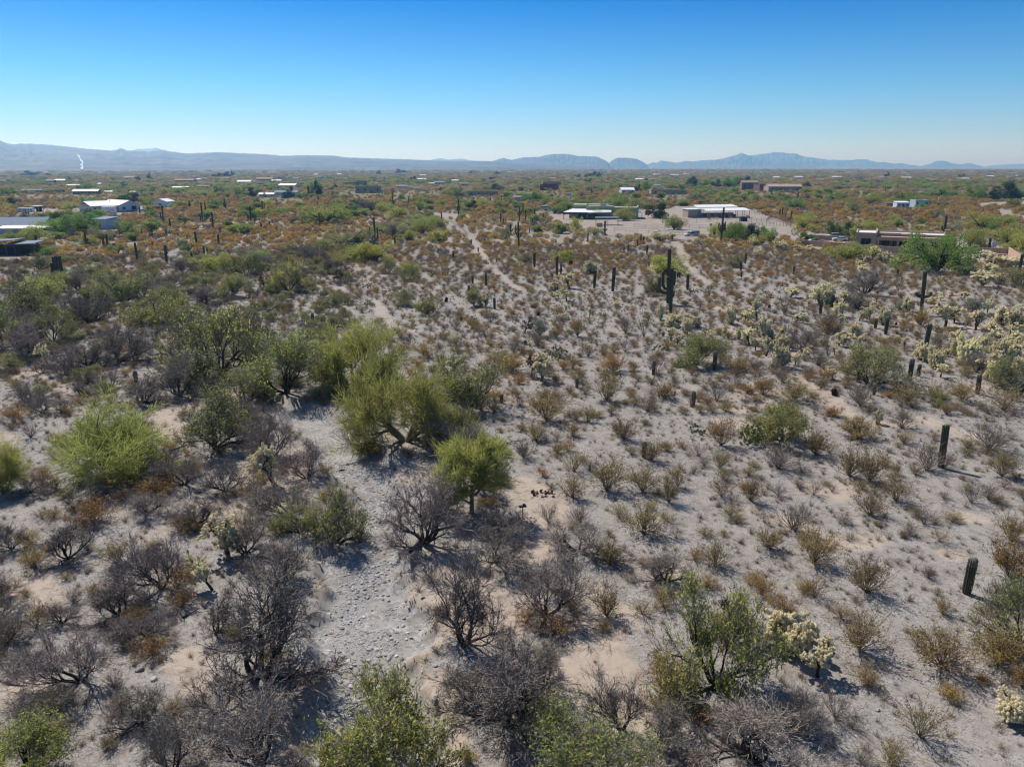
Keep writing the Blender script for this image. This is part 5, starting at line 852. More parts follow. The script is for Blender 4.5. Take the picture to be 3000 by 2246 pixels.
# prickly pears
def pad_mesh():
    V = []; n = 10
    for z in (-1, 1):
        for j in range(n): a = 6.283 * j / n; V.append((math.sin(a) * .5, z * .0, .55 - math.cos(a) * .55))
    V = [(x, 0, z) for x, _, z in V[:n]] + [(0, -.09, .55), (0, .09, .55)]; Fs = [(j, (j + 1) % n, n) for j in range(n)] + [((j + 1) % n, j, n + 1) for j in range(n)]
    me = bpy.data.meshes.new('pad'); me.from_pydata(V, [], Fs); me.materials.append(M['pad']); me.update(); return me
PAD = pad_mesh(); PV = np.array([tuple(v.co) for v in PAD.vertices]); PF = [tuple(p.vertices) for p in PAD.polygons]
def pear(px, yb, w, h, label, parts=False, n=None, seed=0):
    p = G(px, yb); s = mpp(p); W, Hh = w * s, h * s; rg = random.Random(seed + int(px)); t = empty('prickly_pear', p, 0, label, 'cactus', 'prickly pear cacti'); PLACED.append((p.x, p.y, W / 2))
    V, Fs = [], []; n = n or 40; ps = min(.24, W * .12 + .07)
    for i in range(n):
        lv = rg.random(); a = rg.uniform(0, 6.28); rr = W / 2 * math.sqrt(rg.random()); z = lv * Hh * .85 * (1 - (rr / (W / 2)) ** 2 * .5); tilt = rg.uniform(-.6, .6) + .2; m = Matrix.Translation((rr * math.cos(a), rr * math.sin(a), z)) @ Matrix.Rotation(rg.uniform(0, 6.28), 4, 'Z') @ Matrix.Rotation(tilt, 4, 'Y') @ Matrix.Rotation(rg.uniform(-.4, .4), 4, 'X') @ Matrix.Diagonal((ps * rg.uniform(.8, 1.2), ps, ps * rg.uniform(.8, 1.25), 1))
        if parts: o = link('pad', PAD, t); o.matrix_local = m
        else:
            b = len(V); V += [tuple(m @ Vector(v)) for v in PV]; Fs += [tuple(k + b for k in f) for f in PF]
    if not parts: me = bpy.data.meshes.new('pads'); me.from_pydata(V, [], Fs); me.materials.append(M['pad']); tag(link('pads', me, t), kind='stuff')
pear(1630, 1054, 84, 42, 'large spreading yellow-green prickly pear in the open centre', True, 130); pear(2200, 1302, 66, 74, 'tall dark green prickly pear beside a green shrub at right', True, 110); pear(2043, 1272, 52, 40, 'low prickly pear left of the tall dark green one', True, 26)
for x, y, w, h in [(1267, 813, 34, 28), (1312, 810, 36, 26), (1434, 774, 24, 14), (1795, 1105, 54, 32), (1390, 940, 30, 18), (1350, 936, 18, 14), (1953, 1165, 50, 30), (1935, 1032, 56, 24), (1042, 820, 50, 26), (1072, 846, 34, 18), (1133, 858, 26, 18), (1172, 850, 20, 14), (1082, 898, 36, 14), (1610, 770, 36, 12), (2455, 800, 34, 18), (2549, 894, 38, 20), (2250, 868, 38, 18), (2293, 857, 26, 22), (2095, 818, 28, 14), (2030, 858, 34, 16), (1820, 757, 24, 14), (2070, 714, 34, 20), (2505, 845, 24, 14), (1890, 760, 24, 12)]:
    pear(x, y, w, h, f'low green prickly pear clump, {where(x, y, "the large prickly pear")}', False, 46 if w > 30 else 26)
# ocotillos
def oco_var(seed, n=18):
    o, tips = grow(seed, n, 3.0, .022, (.08, .55), [(7, .05, -.01, 0, 0, 0, 0)]); rng = np.random.default_rng(seed); C = np.array([np.array(x[0:3]) * (1 - f) + np.array(x[3:6]) * f for x in o[0] for f in (.2, .5, .8)])
    return variant('ocotillo', [(*tubes([(*x[:6], .02, .015) for x in o[0]], 4), M['oco'])], [(*leaves(C, .03, rng), M['oco'])], None, None)
K['oco'] = [oco_var(s, n) for s, n in ((301, 22), (302, 16), (303, 26))]
for x, y, w, h in [(1886, 987, 60, 74), (1716, 797, 52, 58), (2298, 922, 42, 58), (2305, 990, 46, 70), (2425, 1044, 46, 62), (2078, 866, 36, 34), (2920, 862, 46, 50), (2625, 732, 38, 32), (1868, 716, 20, 20), (2120, 800, 22, 24), (2750, 830, 32, 36), (2630, 855, 30, 40)]:
    plant('oco', x, y, w, h, 'fan-shaped ocotillo of many thin grey wands in the open right-centre' if x == 1886 else f'ocotillo with thin grey wands, {where(x, y, "the fan-shaped ocotillo")}', 'shrub', 'ocotillo', 'ocotillos')
# ---------------------------------------------------------------- trees and shrubs placed one by one
TG = {'bare': 'leafless purple-grey mesquites', 'mesq': 'thin-leaved green mesquites', 'mesqy': 'yellow-flowering green mesquites', 'palo': 'streaming green palo verdes', 'palou': 'streaming green palo verdes'}
T = [ # kind, x, y base, width, height, label
('palou', 1382, 1503, 195, 218, 'upright streaming green palo verde with slim trunk beside the wash'), ('palo', 1190, 1290, 345, 235, 'broadest green palo verde in the centre above the wash'), ('palo', 1029, 1135, 265, 180, 'round green palo verde left of the broadest one'),
('mesq', 1362, 1195, 215, 150, 'green and bare-twigged tree right of the broad palo verde'), ('palo', 345, 1375, 410, 190, 'broad yellow-green palo verde with pale bent limbs at left'), ('mesq', 633, 1312, 225, 160, 'dark-trunked green mesquite left of the wash bend'),
('mesq', 840, 1172, 235, 175, 'green mesquite with thick dark trunk on the wash bank'), ('mesq', 650, 1090, 265, 175, 'wide thin-leaved mesquite in the left middle ground'), ('mesqy', 475, 950, 165, 85, 'yellow-green mesquite with forked dark limbs'), ('bare', 262, 945, 160, 85, 'round smoky grey tree with a dark clump on top'),
('mesq', 156, 1002, 120, 105, 'small green mesquite with fanned stems at far left'), ('bare', 524, 1160, 135, 110, 'black-limbed bare mesquite in the left middle ground'), ('palo', 15, 1440, 150, 140, 'green palo verde cut by the left edge'), ('bare', 805, 1335, 150, 130, 'grey bare shrub tree on the wash bank'),
('mesq', 985, 1595, 165, 165, 'dark green mesquite leaning over the wash'), ('bare', 1240, 1592, 240, 210, 'reddish purple bare mesquite below the slim palo verde'), ('bare', 1696, 1618, 220, 85, 'low dead mesquite with black curling limbs'), ('bare', 1452, 1645, 190, 110, 'low purple mesquite beneath the slim palo verde'),
('bare', 1362, 1885, 230, 265, 'leafless purple mesquite on the right wash bank'), ('bare', 1601, 1803, 250, 165, 'leafless mesquite above the big black-limbed one'), ('bare', 1511, 2118, 390, 260, 'big black-limbed leafless mesquite in the bottom centre'), ('bare', 1590, 2012, 200, 150, 'leafless mesquite just behind the big black-limbed one'),
('mesqy', 1110, 2300, 390, 300, 'bright yellow-green flowering mesquite at the bottom edge'), ('mesq', 1640, 2330, 470, 230, 'grey-green thin mesquite along the bottom edge'), ('bare', 1818, 2140, 170, 190, 'thin leafless mesquite right of the bottom centre'), ('mesqy', 2098, 2015, 345, 305, 'large green mesquite with thick leaning black trunk, lower right'),
('bare', 2205, 2228, 340, 200, 'wide tangled leafless mesquite below the large green one'), ('bare', 2320, 2140, 190, 110, 'grey tangled shrub tree beside the near chollas'), ('mesq', 3010, 1890, 260, 210, 'green mesquite with dark limbs at the right edge'), ('bare', 764, 1978, 400, 290, 'large leafless mesquite left of the wash'),
('bare', 760, 2250, 350, 250, 'leafless mesquite at the bottom left of the wash'), ('bare', 235, 1996, 250, 155, 'leafless mesquite with black multiple trunks at lower left'), ('bare', 350, 1802, 190, 115, 'dark gnarled mesquite at left'), ('bare', 434, 1865, 150, 80, 'round grey tangled shrub at left'), ('bare', 420, 2112, 210, 120, 'purple bare mesquite at the lower left'),
('bare', 510, 2270, 200, 190, 'tall thin leafless mesquite at the lower left edge'), ('mesqy', 70, 2280, 280, 150, 'green flowering mesquite in the bottom left corner'), ('bare', 475, 1722, 180, 170, 'spreading bare mesquite at left'), ('bare', 199, 1636, 150, 110, 'thin forked bare mesquite at left'), ('bare', 36, 1608, 110, 75, 'small bare mesquite at the left edge'),
('bare', 580, 1532, 130, 70, None), ('bare', 660, 1438, 140, 90, None), ('bare', 850, 1512, 190, 110, None), ('bare', 841, 1705, 185, 130, None), ('bare', 435, 1503, 140, 65, None), ('bare', 258, 1072, 130, 75, None), ('bare', 325, 1132, 95, 50, None), ('bare', 357, 1058, 160, 95, None), ('bare', 746, 1027, 95, 95, None), 
('bare', 900, 1400, 170, 90, None), ('bare', 70, 1050, 180, 100, None), ('bare', 200, 1100, 120, 70, None), ('bare', 560, 1010, 150, 60, None), ('bare', 600, 890, 110, 50, None), ('bare', 860, 1060, 110, 60, None), ('bare', 30, 980, 150, 90, None), ('bare', 1400, 1430, 180, 110, None), ('bare', 1500, 1570, 160, 90, None), ('bare', 1950, 1700, 160, 90, None), ('bare', 100, 2120, 190, 110, None), ('bare', 640, 1850, 140, 100, None), ('bare', 650, 2090, 200, 140, None), ('bare', 1380, 2020, 150, 90, None), ('mesq', 880, 1560, 140, 90, None), ('bare', 720, 1620, 150, 90, None), ('bare', 20, 1880, 130, 80, None), ('bare', 1940, 2200, 200, 120, None), ('bare', 2150, 1880, 150, 80, None),
('bare', 1360, 1330, 200, 110, None), ('bare', 1300, 1500, 130, 80, None), ('bare', 700, 1240, 150, 80, None), ('bare', 420, 1180, 170, 70, None), ('bare', 80, 1180, 120, 60, None), ('bare', 540, 1420, 160, 90, None),
('mesq', 70, 935, 160, 95, None), ('mesq', 10, 1020, 140, 110, None), ('mesq', 290, 905, 100, 60, None), ('mesq', 362, 885, 155, 85, None), ('mesq', 113, 792, 66, 46, None), ('mesqy', 845, 852, 105, 88, 'rounded yellow-green tree beyond the left shrub flat'), ('mesq', 678, 869, 105, 58, None), ('mesq', 725, 806, 100, 58, None), ('mesqy', 130, 880, 130, 66, None), ('mesq', 720, 1182, 170, 100, None), ('mesq', 600, 1130, 130, 90, None), ('mesq', 180, 850, 100, 50, None), ('mesq', 500, 890, 90, 45, None), ('mesq', 250, 810, 70, 34, None), ('bare', 230, 850, 90, 50, None), ('bare', 420, 870, 100, 50, None), ('mesqy', 220, 940, 90, 40, None), ('mesq', 560, 960, 120, 60, None),
('mesqy', 2290, 1292, 175, 105, 'sparse green tree beside the tall dark prickly pear'), ('mesq', 2040, 1068, 165, 85, 'low green tree behind two grey saguaros, right of centre'), ('mesq', 2551, 1128, 195, 105, 'sparse spreading mesquite on the right sandy flat'), ('mesq', 1915, 862, 60, 52, None), ('mesq', 1190, 893, 72, 46, None), ('mesqy', 1248, 922, 74, 52, None), ('mesq', 1390, 898, 62, 48, None), ('mesq', 2150, 783, 52, 34, None), ('bare', 2530, 862, 115, 75, None), ('bare', 2510, 905, 80, 50, None), ('mesq', 1200, 820, 74, 42, None), ('mesq', 1140, 800, 50, 40, None), ('mesq', 2750, 1190, 60, 40, None), ('bare', 2350, 1020, 90, 60, None), ('bare', 2430, 970, 70, 50, None), ('mesq', 2940, 1140, 120, 90, None), ('bare', 2860, 1090, 90, 60, None), ('bare', 2950, 1780, 120, 90, None), ('mesq', 2990, 840, 90, 60, None), ('bare', 1110, 1180, 60, 30, None), ('mesq', 1540, 770, 40, 26, None), ('mesq', 2580, 1070, 80, 50, None), ('mesq', 1480, 700, 40, 30, None)]
for k, x, y, w, h, l in T:
    lb = l or f'{ {"bare": "leafless purple-grey mesquite", "mesq": "thin-leaved green mesquite", "mesqy": "yellow-green mesquite"}[k]}, {where(x, y)}'
    nm = 'palo_verde_tree' if k[:4] == 'palo' else 'mesquite_tree'
    plant(k, x, y, w, h, lb, 'tree', nm, TG[k])
plant('silver', 1581, 984, 54, 56, 'round silver-green brittlebush right of the dark bare cholla', 'shrub', 'brittlebush', 'silver-green shrubs'); plant('silver', 2855, 922, 74, 56, 'large silver-green bush at right beyond the cholla thicket', 'shrub', 'brittlebush', 'silver-green shrubs'); plant('silver', 2635, 908, 40, 26, 'pale silver shrub left of the two-armed saguaro', 'shrub', 'brittlebush', 'silver-green shrubs')
# nests / mistletoe
def clump(px, py_, at, sz, label):
    rng = np.random.default_rng(int(px)); C = rng.normal(size=(260, 3)); C /= np.linalg.norm(C, axis=1, keepdims=True); C *= rng.uniform(.3, 1, (260, 1)) * sz; V, Q = leaves(C, sz * .16, rng, .4)
    tag(link('mistletoe_clump', mesh_np('mistletoe_clump', V, Q, [M['nest']]), loc=at), label, 'plant', 'dark mistletoe clumps')
def above(x, yb, ytop, back=0): p = G(x, yb); return Vector((p.x, p.y, p.z + topz(p, ytop)))
clump(267, 0, above(264, 945, 868), .75, 'dark round mistletoe clump on top of the smoky grey tree'); clump(345, 0, above(345, 885, 822), .6, 'dark mistletoe clump in the crown of the green tree at upper left'); clump(505, 0, above(505, 1120, 1040), .28, 'brown mistletoe clump above the black-limbed mesquite'); clump(2042, 0, above(2100, 2012, 1765), .3, 'brown mistletoe clump in the large green mesquite lower right'); clump(843, 0, above(845, 1170, 1062), .35, 'brown shaggy clump in the thick-trunked mesquite on the wash bank')
U = [ # middle-distance trees and large shrubs: kind, x, y, w, h
('ytree', 1950, 800, 115, 50), ('ytree', 2483, 764, 112, 50), ('gtree', 2745, 795, 188, 104), ('mtree', 950, 658, 140, 56), ('mtree', 1010, 722, 120, 56), ('mtree', 960, 735, 90, 44), ('ytree', 1100, 765, 100, 52), ('gtree', 1060, 740, 80, 46), ('mtree', 1240, 684, 90, 48), ('mtree', 1225, 665, 70, 36), ('ytree', 1280, 670, 60, 36), ('ytree', 1120, 620, 40, 24), ('mtree', 1195, 706, 60, 40), ('mtree', 1130, 690, 70, 36), ('ytree', 660, 790, 90, 48), ('ytree', 600, 792, 80, 34), ('ytree', 630, 785, 70, 40), ('ytree', 1062, 765, 90, 46), ('mtree', 900, 745, 90, 40), ('mtree', 1165, 640, 70, 40), ('ytree', 1000, 775, 60, 30), ('ytree', 1190, 800, 80, 30), ('ytree', 1075, 765, 100, 44), ('mtree', 760, 770, 80, 36), ('mtree', 730, 750, 60, 26), ('ytree', 1650, 765, 70, 30),
('gtree', 170, 690, 110, 54), ('gtree', 220, 690, 110, 58), ('gtree', 190, 665, 120, 40), ('gtree', 130, 665, 80, 30), ('gtree', 365, 685, 66, 36), ('gtree', 330, 655, 60, 26), ('gtree', 270, 665, 80, 40), ('mtree', 100, 705, 110, 50), ('mtree', 60, 715, 60, 40), ('mtree', 300, 705, 80, 40), ('mtree', 260, 720, 60, 30), ('gtree', 270, 605, 56, 28), ('ytree', 210, 616, 60, 24), ('gtree', 390, 596, 66, 30), ('gtree', 365, 590, 40, 24), ('gtree', 430, 605, 50, 26), ('mtree', 140, 745, 60, 28), ('mtree', 430, 668, 60, 26),
('gtree', 1930, 640, 66, 43), ('mtree', 1828, 646, 68, 44), ('ytree', 1745, 640, 78, 26), ('ytree', 1975, 672, 58, 40), ('ytree', 1690, 674, 34, 36), ('mtree', 1625, 627, 38, 26), ('gtree', 1646, 625, 32, 24), ('mtree', 1740, 690, 36, 26), ('gtree', 2140, 705, 80, 48), ('gtree', 2200, 700, 70, 42), ('gtree', 2245, 700, 50, 34), ('ytree', 2170, 695, 60, 42), ('ytree', 2120, 700, 50, 36), ('gtree', 2260, 708, 44, 28), ('ytree', 2092, 690, 44, 36), ('gtree', 2490, 700, 60, 46), ('gtree', 2442, 690, 46, 40), ('ytree', 2530, 690, 70, 38), ('ytree', 2560, 680, 60, 34), ('mtree', 2625, 665, 50, 36), ('ytree', 2350, 670, 62, 36), ('mtree', 2370, 655, 50, 32), ('gtree', 2325, 612, 58, 28), ('mtree', 2500, 625, 60, 40), ('mtree', 2480, 600, 40, 26), ('mtree', 2550, 600, 50, 30), ('ytree', 2840, 722, 92, 52), ('ytree', 2860, 715, 50, 40), ('ytree', 2960, 720, 110, 60), ('ytree', 3000, 740, 90, 56), ('mtree', 2780, 680, 70, 34), ('mtree', 2880, 670, 110, 46), ('mtree', 2930, 665, 70, 36), ('mtree', 2740, 640, 50, 30),
('gtree', 2945, 585, 86, 50), ('gtree', 2985, 584, 54, 32), ('gtree', 2862, 585, 64, 38), ('gtree', 2905, 588, 40, 26), ('gtree', 2755, 577, 80, 24), ('mtree', 2690, 600, 70, 36), ('mtree', 2645, 592, 56, 34), ('dk', 2652, 590, 26, 30), ('gtree', 2670, 604, 36, 28), ('mtree', 2740, 605, 60, 22), ('gtree', 2365, 548, 30, 14), ('gtree', 2460, 556, 30, 12), ('gtree', 2070, 548, 42, 22), ('gtree', 2100, 550, 30, 22), ('gtree', 2135, 550, 42, 26), ('gtree', 2160, 545, 40, 24), ('gtree', 2185, 538, 40, 20), ('ytree', 1965, 556, 28, 20), ('gtree', 1997, 560, 24, 20), ('gtree', 1890, 560, 26, 26), ('dk', 1870, 563, 18, 22), ('dk', 2030, 540, 40, 22), ('gtree', 2030, 550, 40, 20), ('dk', 1727, 535, 24, 12), ('dk', 1740, 520, 30, 16), ('dk', 1755, 520, 22, 14), ('dk', 1718, 520, 14, 10), ('dk', 1695, 520, 22, 9), ('ytree', 1812, 552, 18, 14), ('mtree', 1765, 560, 24, 16), ('mtree', 1570, 556, 26, 22), ('mtree', 1665, 560, 22, 18), ('gtree', 1560, 590, 60, 26), ('mtree', 1600, 596, 40, 24), ('mtree', 1810, 612, 54, 40), ('mtree', 1855, 612, 60, 34), ('mtree', 1700, 606, 50, 26), ('mtree', 1640, 600, 44, 26), ('gtree', 1820, 600, 30, 30),
('dk', 907, 580, 20, 32), ('dk', 853, 580, 22, 32), ('dk', 930, 578, 26, 46), ('gtree', 835, 582, 22, 18), ('gtree', 880, 582, 30, 18), ('gtree', 920, 560, 34, 28), ('dk', 983, 552, 16, 12), ('gtree', 1213, 529, 20, 12), ('gtree', 1313, 540, 24, 14), ('dk', 1170, 508, 30, 12), ('dk', 1110, 512, 16, 12), ('dk', 1455, 512, 22, 10), ('dk', 1380, 510, 14, 8), ('mtree', 1245, 588, 36, 18), ('dk', 1385, 612, 36, 24), ('gtree', 1340, 580, 50, 28), ('mtree', 1310, 575, 50, 26), ('gtree', 1450, 560, 50, 20), ('dk', 665, 518, 30, 14), ('dk', 640, 520, 30, 12), ('dk', 680, 516, 14, 14), ('dk', 438, 524, 12, 16), ('dk', 405, 528, 18, 10), ('dk', 2600, 520, 16, 13), ('dk', 2820, 520, 18, 10), ('dk', 85, 515, 40, 14), ('dk', 140, 518, 24, 10), ('gtree', 205, 532, 12, 14), ('gtree', 20, 575, 60, 26), ('gtree', 35, 600, 50, 20), ('gtree', 250, 558, 46, 20), ('gtree', 700, 576, 36, 26), ('gtree', 740, 576, 40, 24), ('mtree', 590, 575, 70, 20), ('mtree', 640, 600, 40, 20), ('mtree', 580, 604, 40, 20), ('bare', 645, 570, 34, 22), ('bare', 1070, 620, 90, 34), ('bare', 900, 655, 80, 30), ('bare', 1170, 700, 80, 44), ('bare', 760, 780, 90, 40), ('bare', 920, 770, 100, 50), ('bare', 880, 810, 80, 36), ('bare', 540, 800, 90, 40), ('bare', 980, 800, 70, 40), ('bare', 500, 840, 90, 36)]
K['dk'] = [K['gtree'][2]]
TL = {'ytree': 'yellow-green bushy tree', 'gtree': 'rounded green tree', 'mtree': 'grey-green desert tree', 'dk': 'dark evergreen tree', 'bare': 'purple-grey leafless tree'}
for k, x, y, w, h in U:
    lb = f'{TL[k]}, {where(x, y)}'
    if (k, x) == ('gtree', 2745): lb = 'large rounded green tree in front of the adobe house porch'
    if (k, x) == ('gtree', 2945): lb = 'tallest bright green tree in the right distance'
    plant(k, x, y, w, h * (1.0 if k == 'bare' else .98), lb, 'tree', 'desert_tree', 'middle-distance desert trees', parts=y > 590)
# creosote and other shrubs placed one by one (zoomed readings: x, y, w, h)
CB = [(2000, 1200, [(240, 380, 150, 130, 0), (250, 230, 200, 180, 1), (100, 300, 130, 90, 2), (620, 380, 250, 150, 2), (860, 290, 180, 180, 0), (950, 280, 130, 80, 0), (1130, 180, 260, 130, 1), (1420, 120, 200, 120, 2), (1080, 430, 230, 190, 0), (1210, 460, 200, 200, 0), (1580, 390, 250, 170, 2), (1700, 370, 150, 100, 2), (2070, 430, 200, 170, 0), (1990, 260, 300, 180, 2), (1870, 600, 160, 130, 2), (1980, 580, 150, 110, 2), (1380, 590, 220, 160, 0), (1210, 680, 200, 140, 0), (850, 550, 130, 90, 2), (760, 520, 60, 50, 2), (250, 560, 160, 130, 0), (440, 590, 180, 160, 0), (620, 560, 120, 90, 2), (720, 780, 260, 190, 2), (850, 990, 280, 230, 1), (560, 900, 180, 140, 0), (310, 700, 130, 90, 0), (530, 730, 120, 90, 2), (1050, 740, 120, 70, 2), (1560, 740, 170, 110, 2), (1470, 810, 120, 90, 2), (1700, 490, 60, 40, 2), (1590, 1090, 100, 80, 2), (1650, 1200, 70, 50, 0), (1190, 1180, 250, 240, 0), (850, 1210, 170, 150, 0), (510, 1190, 220, 130, 1), (210, 1010, 250, 170, 0), (2110, 1070, 280, 250, 1), (1380, 420, 80, 80, 0), (2130, 850, 200, 170, 1)]),
 (2000, 1696, [(640, 230, 230, 160, 1), (1140, 460, 330, 270, 0), (1530, 440, 170, 130, 0), (1680, 570, 360, 260, 0), (2050, 560, 300, 280, 1), (1540, 1020, 300, 260, 0), (1350, 1200, 260, 160, 0), (990, 900, 250, 200, 2), (760, 860, 200, 180, 2), (260, 1050, 200, 180, 2), (2200, 700, 200, 180, 1)]),
 (1000, 1200, [(1330, 70, 250, 170, 0), (1600, 80, 120, 100, 0), (1520, 70, 120, 90, 0), (1260, 200, 160, 120, 0), (1400, 200, 90, 70, 0), (1500, 170, 150, 90, 0), (1180, 310, 160, 120, 2), (1400, 280, 100, 60, 0), (1830, 190, 200, 140, 0), (1880, 290, 90, 60, 0), (2010, 330, 160, 140, 0), (1510, 400, 180, 150, 0), (1500, 570, 200, 150, 0), (1720, 520, 240, 200, 0), (1950, 530, 220, 180, 0), (2180, 500, 120, 150, 0), (2120, 600, 130, 180, 0), (1340, 730, 150, 120, 2), (1540, 740, 180, 130, 2), (1800, 700, 120, 100, 0), (1960, 800, 340, 200, 0), (2170, 830, 100, 80, 2), (1740, 1000, 200, 160, 0), (1950, 1010, 100, 60, 0), (2040, 1100, 150, 90, 2), (180, 300, 150, 90, 1), (60, 220, 200, 100, 2)]),
 (1000, 700, [(1720, 1050, 200, 170, 0), (2100, 1030, 150, 110, 0), (1990, 1120, 160, 100, 2), (1100, 860, 180, 120, 1), (740, 590, 120, 80, 2), (690, 500, 100, 60, 2), (930, 630, 130, 90, 0), (970, 540, 110, 70, 2), (1330, 1060, 180, 100, 0), (1480, 1000, 120, 60, 2), (850, 580, 100, 70, 0), (1010, 830, 160, 110, 1), (430, 710, 140, 90, 2), (540, 760, 160, 90, 1), (380, 640, 120, 70, 0), (300, 660, 110, 60, 2), (750, 720, 120, 110, 0), (1280, 620, 0, 0, 0), (1530, 630, 100, 130, 0), (1700, 740, 90, 70, 2), (1600, 760, 120, 100, 0), (1760, 860, 180, 130, 1), (1500, 840, 120, 80, 0), (1270, 690, 120, 80, 2), (1390, 640, 100, 60, 0), (1840, 730, 120, 90, 2), (1120, 740, 140, 100, 2), (640, 720, 90, 60, 2), (1840, 610, 120, 120, 2), (2040, 870, 160, 120, 2)]),
 (2000, 700, [(650, 930, 150, 100, 2), (220, 1050, 180, 130, 2), (520, 1010, 140, 120, 1), (720, 1050, 250, 130, 0), (1150, 1080, 220, 150, 2), (1450, 1070, 180, 130, 0), (1620, 1050, 150, 120, 0), (1810, 1050, 200, 130, 1), (2080, 1110, 250, 140, 0), (60, 1080, 120, 90, 2), (480, 860, 130, 80, 2), (600, 850, 120, 70, 2), (350, 960, 120, 80, 2), (1660, 700, 130, 110, 2), (1340, 770, 180, 100, 0), (880, 820, 160, 90, 2), (350, 860, 160, 90, 0), (800, 890, 110, 70, 2), (1150, 660, 0, 0, 0), (1820, 1130, 110, 60, 2), (940, 620, 160, 120, 0), (1540, 560, 140, 110, 1), (860, 520, 90, 50, 2), (830, 680, 150, 80, 2)]),
 (0, 1200, [(90, 80, 160, 110, 1), (200, 180, 130, 90, 2), (360, 520, 150, 100, 0), (280, 480, 160, 120, 1), (600, 730, 280, 160, 1), (1250, 420, 130, 110, 0), (1580, 800, 190, 160, 0), (1660, 610, 230, 170, 0), (760, 1000, 180, 150, 0), (230, 1030, 190, 150, 1), (1200, 790, 200, 110, 0), (720, 500, 250, 130, 1), (1000, 560, 250, 120, 1), (430, 1100, 100, 50, 0), (1080, 350, 150, 80, 1), (350, 700, 110, 60, 0), (1150, 1150, 250, 140, 1)]),
 (0, 1696, [(240, 320, 230, 170, 0), (10, 130, 130, 100, 0), (60, 400, 170, 110, 1), (480, 150, 160, 90, 2), (1000, 480, 260, 120, 1), (320, 860, 300, 150, 1), (880, 300, 200, 130, 1), (740, 700, 160, 130, 2), (780, 850, 160, 90, 1), (1180, 180, 220, 130, 1), (300, 1000, 220, 110, 1), (1760, 560, 200, 130, 1), (900, 920, 170, 110, 2), (1150, 1180, 200, 100, 2)]),
 (1000, 1696, [(1720, 240, 200, 200, 0), (1200, 280, 190, 100, 1), (1380, 340, 260, 120, 1), (2140, 750, 250, 230, 1), (2080, 620, 230, 160, 1), (820, 1160, 130, 60, 1), (1250, 820, 300, 130, 1), (2090, 180, 200, 120, 1), (1550, 1150, 240, 120, 1), (2050, 830, 200, 120, 0)])]
SK = {0: 'creo', 1: 'creoo', 2: 'dry'}; SNm = {'creo': 'creosote_bush', 'creoo': 'creosote_bush', 'dry': 'dry_shrub'}
SGp = {'creo': 'olive creosote bushes', 'creoo': 'rusty creosote bushes', 'dry': 'bare grey-brown dry shrubs'}; SL = {'creo': 'olive brown creosote bush', 'creoo': 'rusty creosote bush', 'dry': 'leafless grey-brown dry shrub'}
CNT = {'creosote_bush': 0, 'dry_shrub': 0}
for ox, oy, L in CB:
    for x, y, w, h, k in L:
        if w == 0: continue
        k = SK[k]; X, Y = ox + x * .452, oy + y * .452; CNT[SNm[k]] += 1
        plant(k, X, Y, w * .452 * 1.08, h * .452 * 1.05, f'{SL[k]}, {where(X, Y)}', 'shrub', SNm[k], SGp[k])
# ---------------------------------------------------------------- scattered plants
def in_poly(x, y, P):
    c = np.zeros(np.shape(x), bool); j = len(P) - 1
    for i in range(len(P)):
        xi, yi = P[i]; xj, yj = P[j]; c ^= ((yi > y) != (yj > y)) & (x < (xj - xi) * (y - yi) / (yj - yi + 1e-9) + xi); j = i
    return c
def cells(r0, r1, cell, seed):
    rg = np.random.default_rng(seed); n = int(r1 * 1.9 / cell); xs = (np.arange(-n // 2, n // 2) + .5) * cell; ys = np.arange(0, r1, cell); X, Y = np.meshgrid(xs, ys); X = X + rg.uniform(-.48, .48, X.shape) * cell; Y = Y + rg.uniform(-.48, .48, Y.shape) * cell
    r = np.hypot(X, Y); m = (r > r0) & (r < r1) & (np.abs(np.arctan2(X, Y)) < R(41)) & (Y > 18); return X[m], Y[m], rg
def keep(X, Y, pad=0.0, bl=True):
    px, py = proj(X, Y); ok = (wmask(X, Y, .2) < .25) & (smask(TRAIL, X, Y, .3) < .8)
    for P, l in YARDS.values(): ok &= ~in_poly(px, py, P)
    if bl:
        for bx, by, br in BLD:
            ok &= np.hypot(X - bx, Y - by) > br
            back = by * (.07 if by < 500 else .2 if by < 900 else .4); ok &= ~((np.abs(X - bx * Y / by) < br * .9) & (Y < by) & (Y > by - back) & (np.sin(X * 12.9 + Y * 78.2) < .85))
    return ok, px, py
PL = np.array(PLACED)
def free(X, Y, f=1.0):
    ok = np.ones(len(X), bool)
    for x, y, r in PLACED: ok &= np.hypot(X - x, Y - y) > r * f
    return ok
SC = {k: [] for k in ('creo', 'creoo', 'dry', 'bare', 'mesq')}   # (x, y, w, h)
X, Y, rg = cells(24, 240, 1.95, 1); ok, px, py = keep(X, Y); ok &= free(X, Y, .75)
nz_ = noise(X, Y, 1.3, 2, 12); sand = smask(SAND, X, Y, .6)
left = 1 - smooth(880, 1150, px + (py - 900) * .15); near = smooth(1150, 1300, py)
upl = (px < 1250) & (py < 800)
dens = np.where(near > .5, np.where(px < 1000, .62, .36), np.where(px < 1000, .82, .76)) ; dens = np.where(upl, .66, dens); dens = dens * (1 + .35 * smooth(130, 230, np.hypot(X, Y))) * (1 - .85 * sand) * (1 + .55 * np.clip(nz_, -1, 1))
dens = np.where((px > 440) & (px < 720) & (py > 700) & (py < 770), dens * .55, dens)
ok &= rg.random(len(X)) < dens; X, Y, px, py, left, near, nz_ = [a[ok] for a in (X, Y, px, py, left, near, nz_)]
u = rg.random(len(X)); up = smooth(900, 720, py)
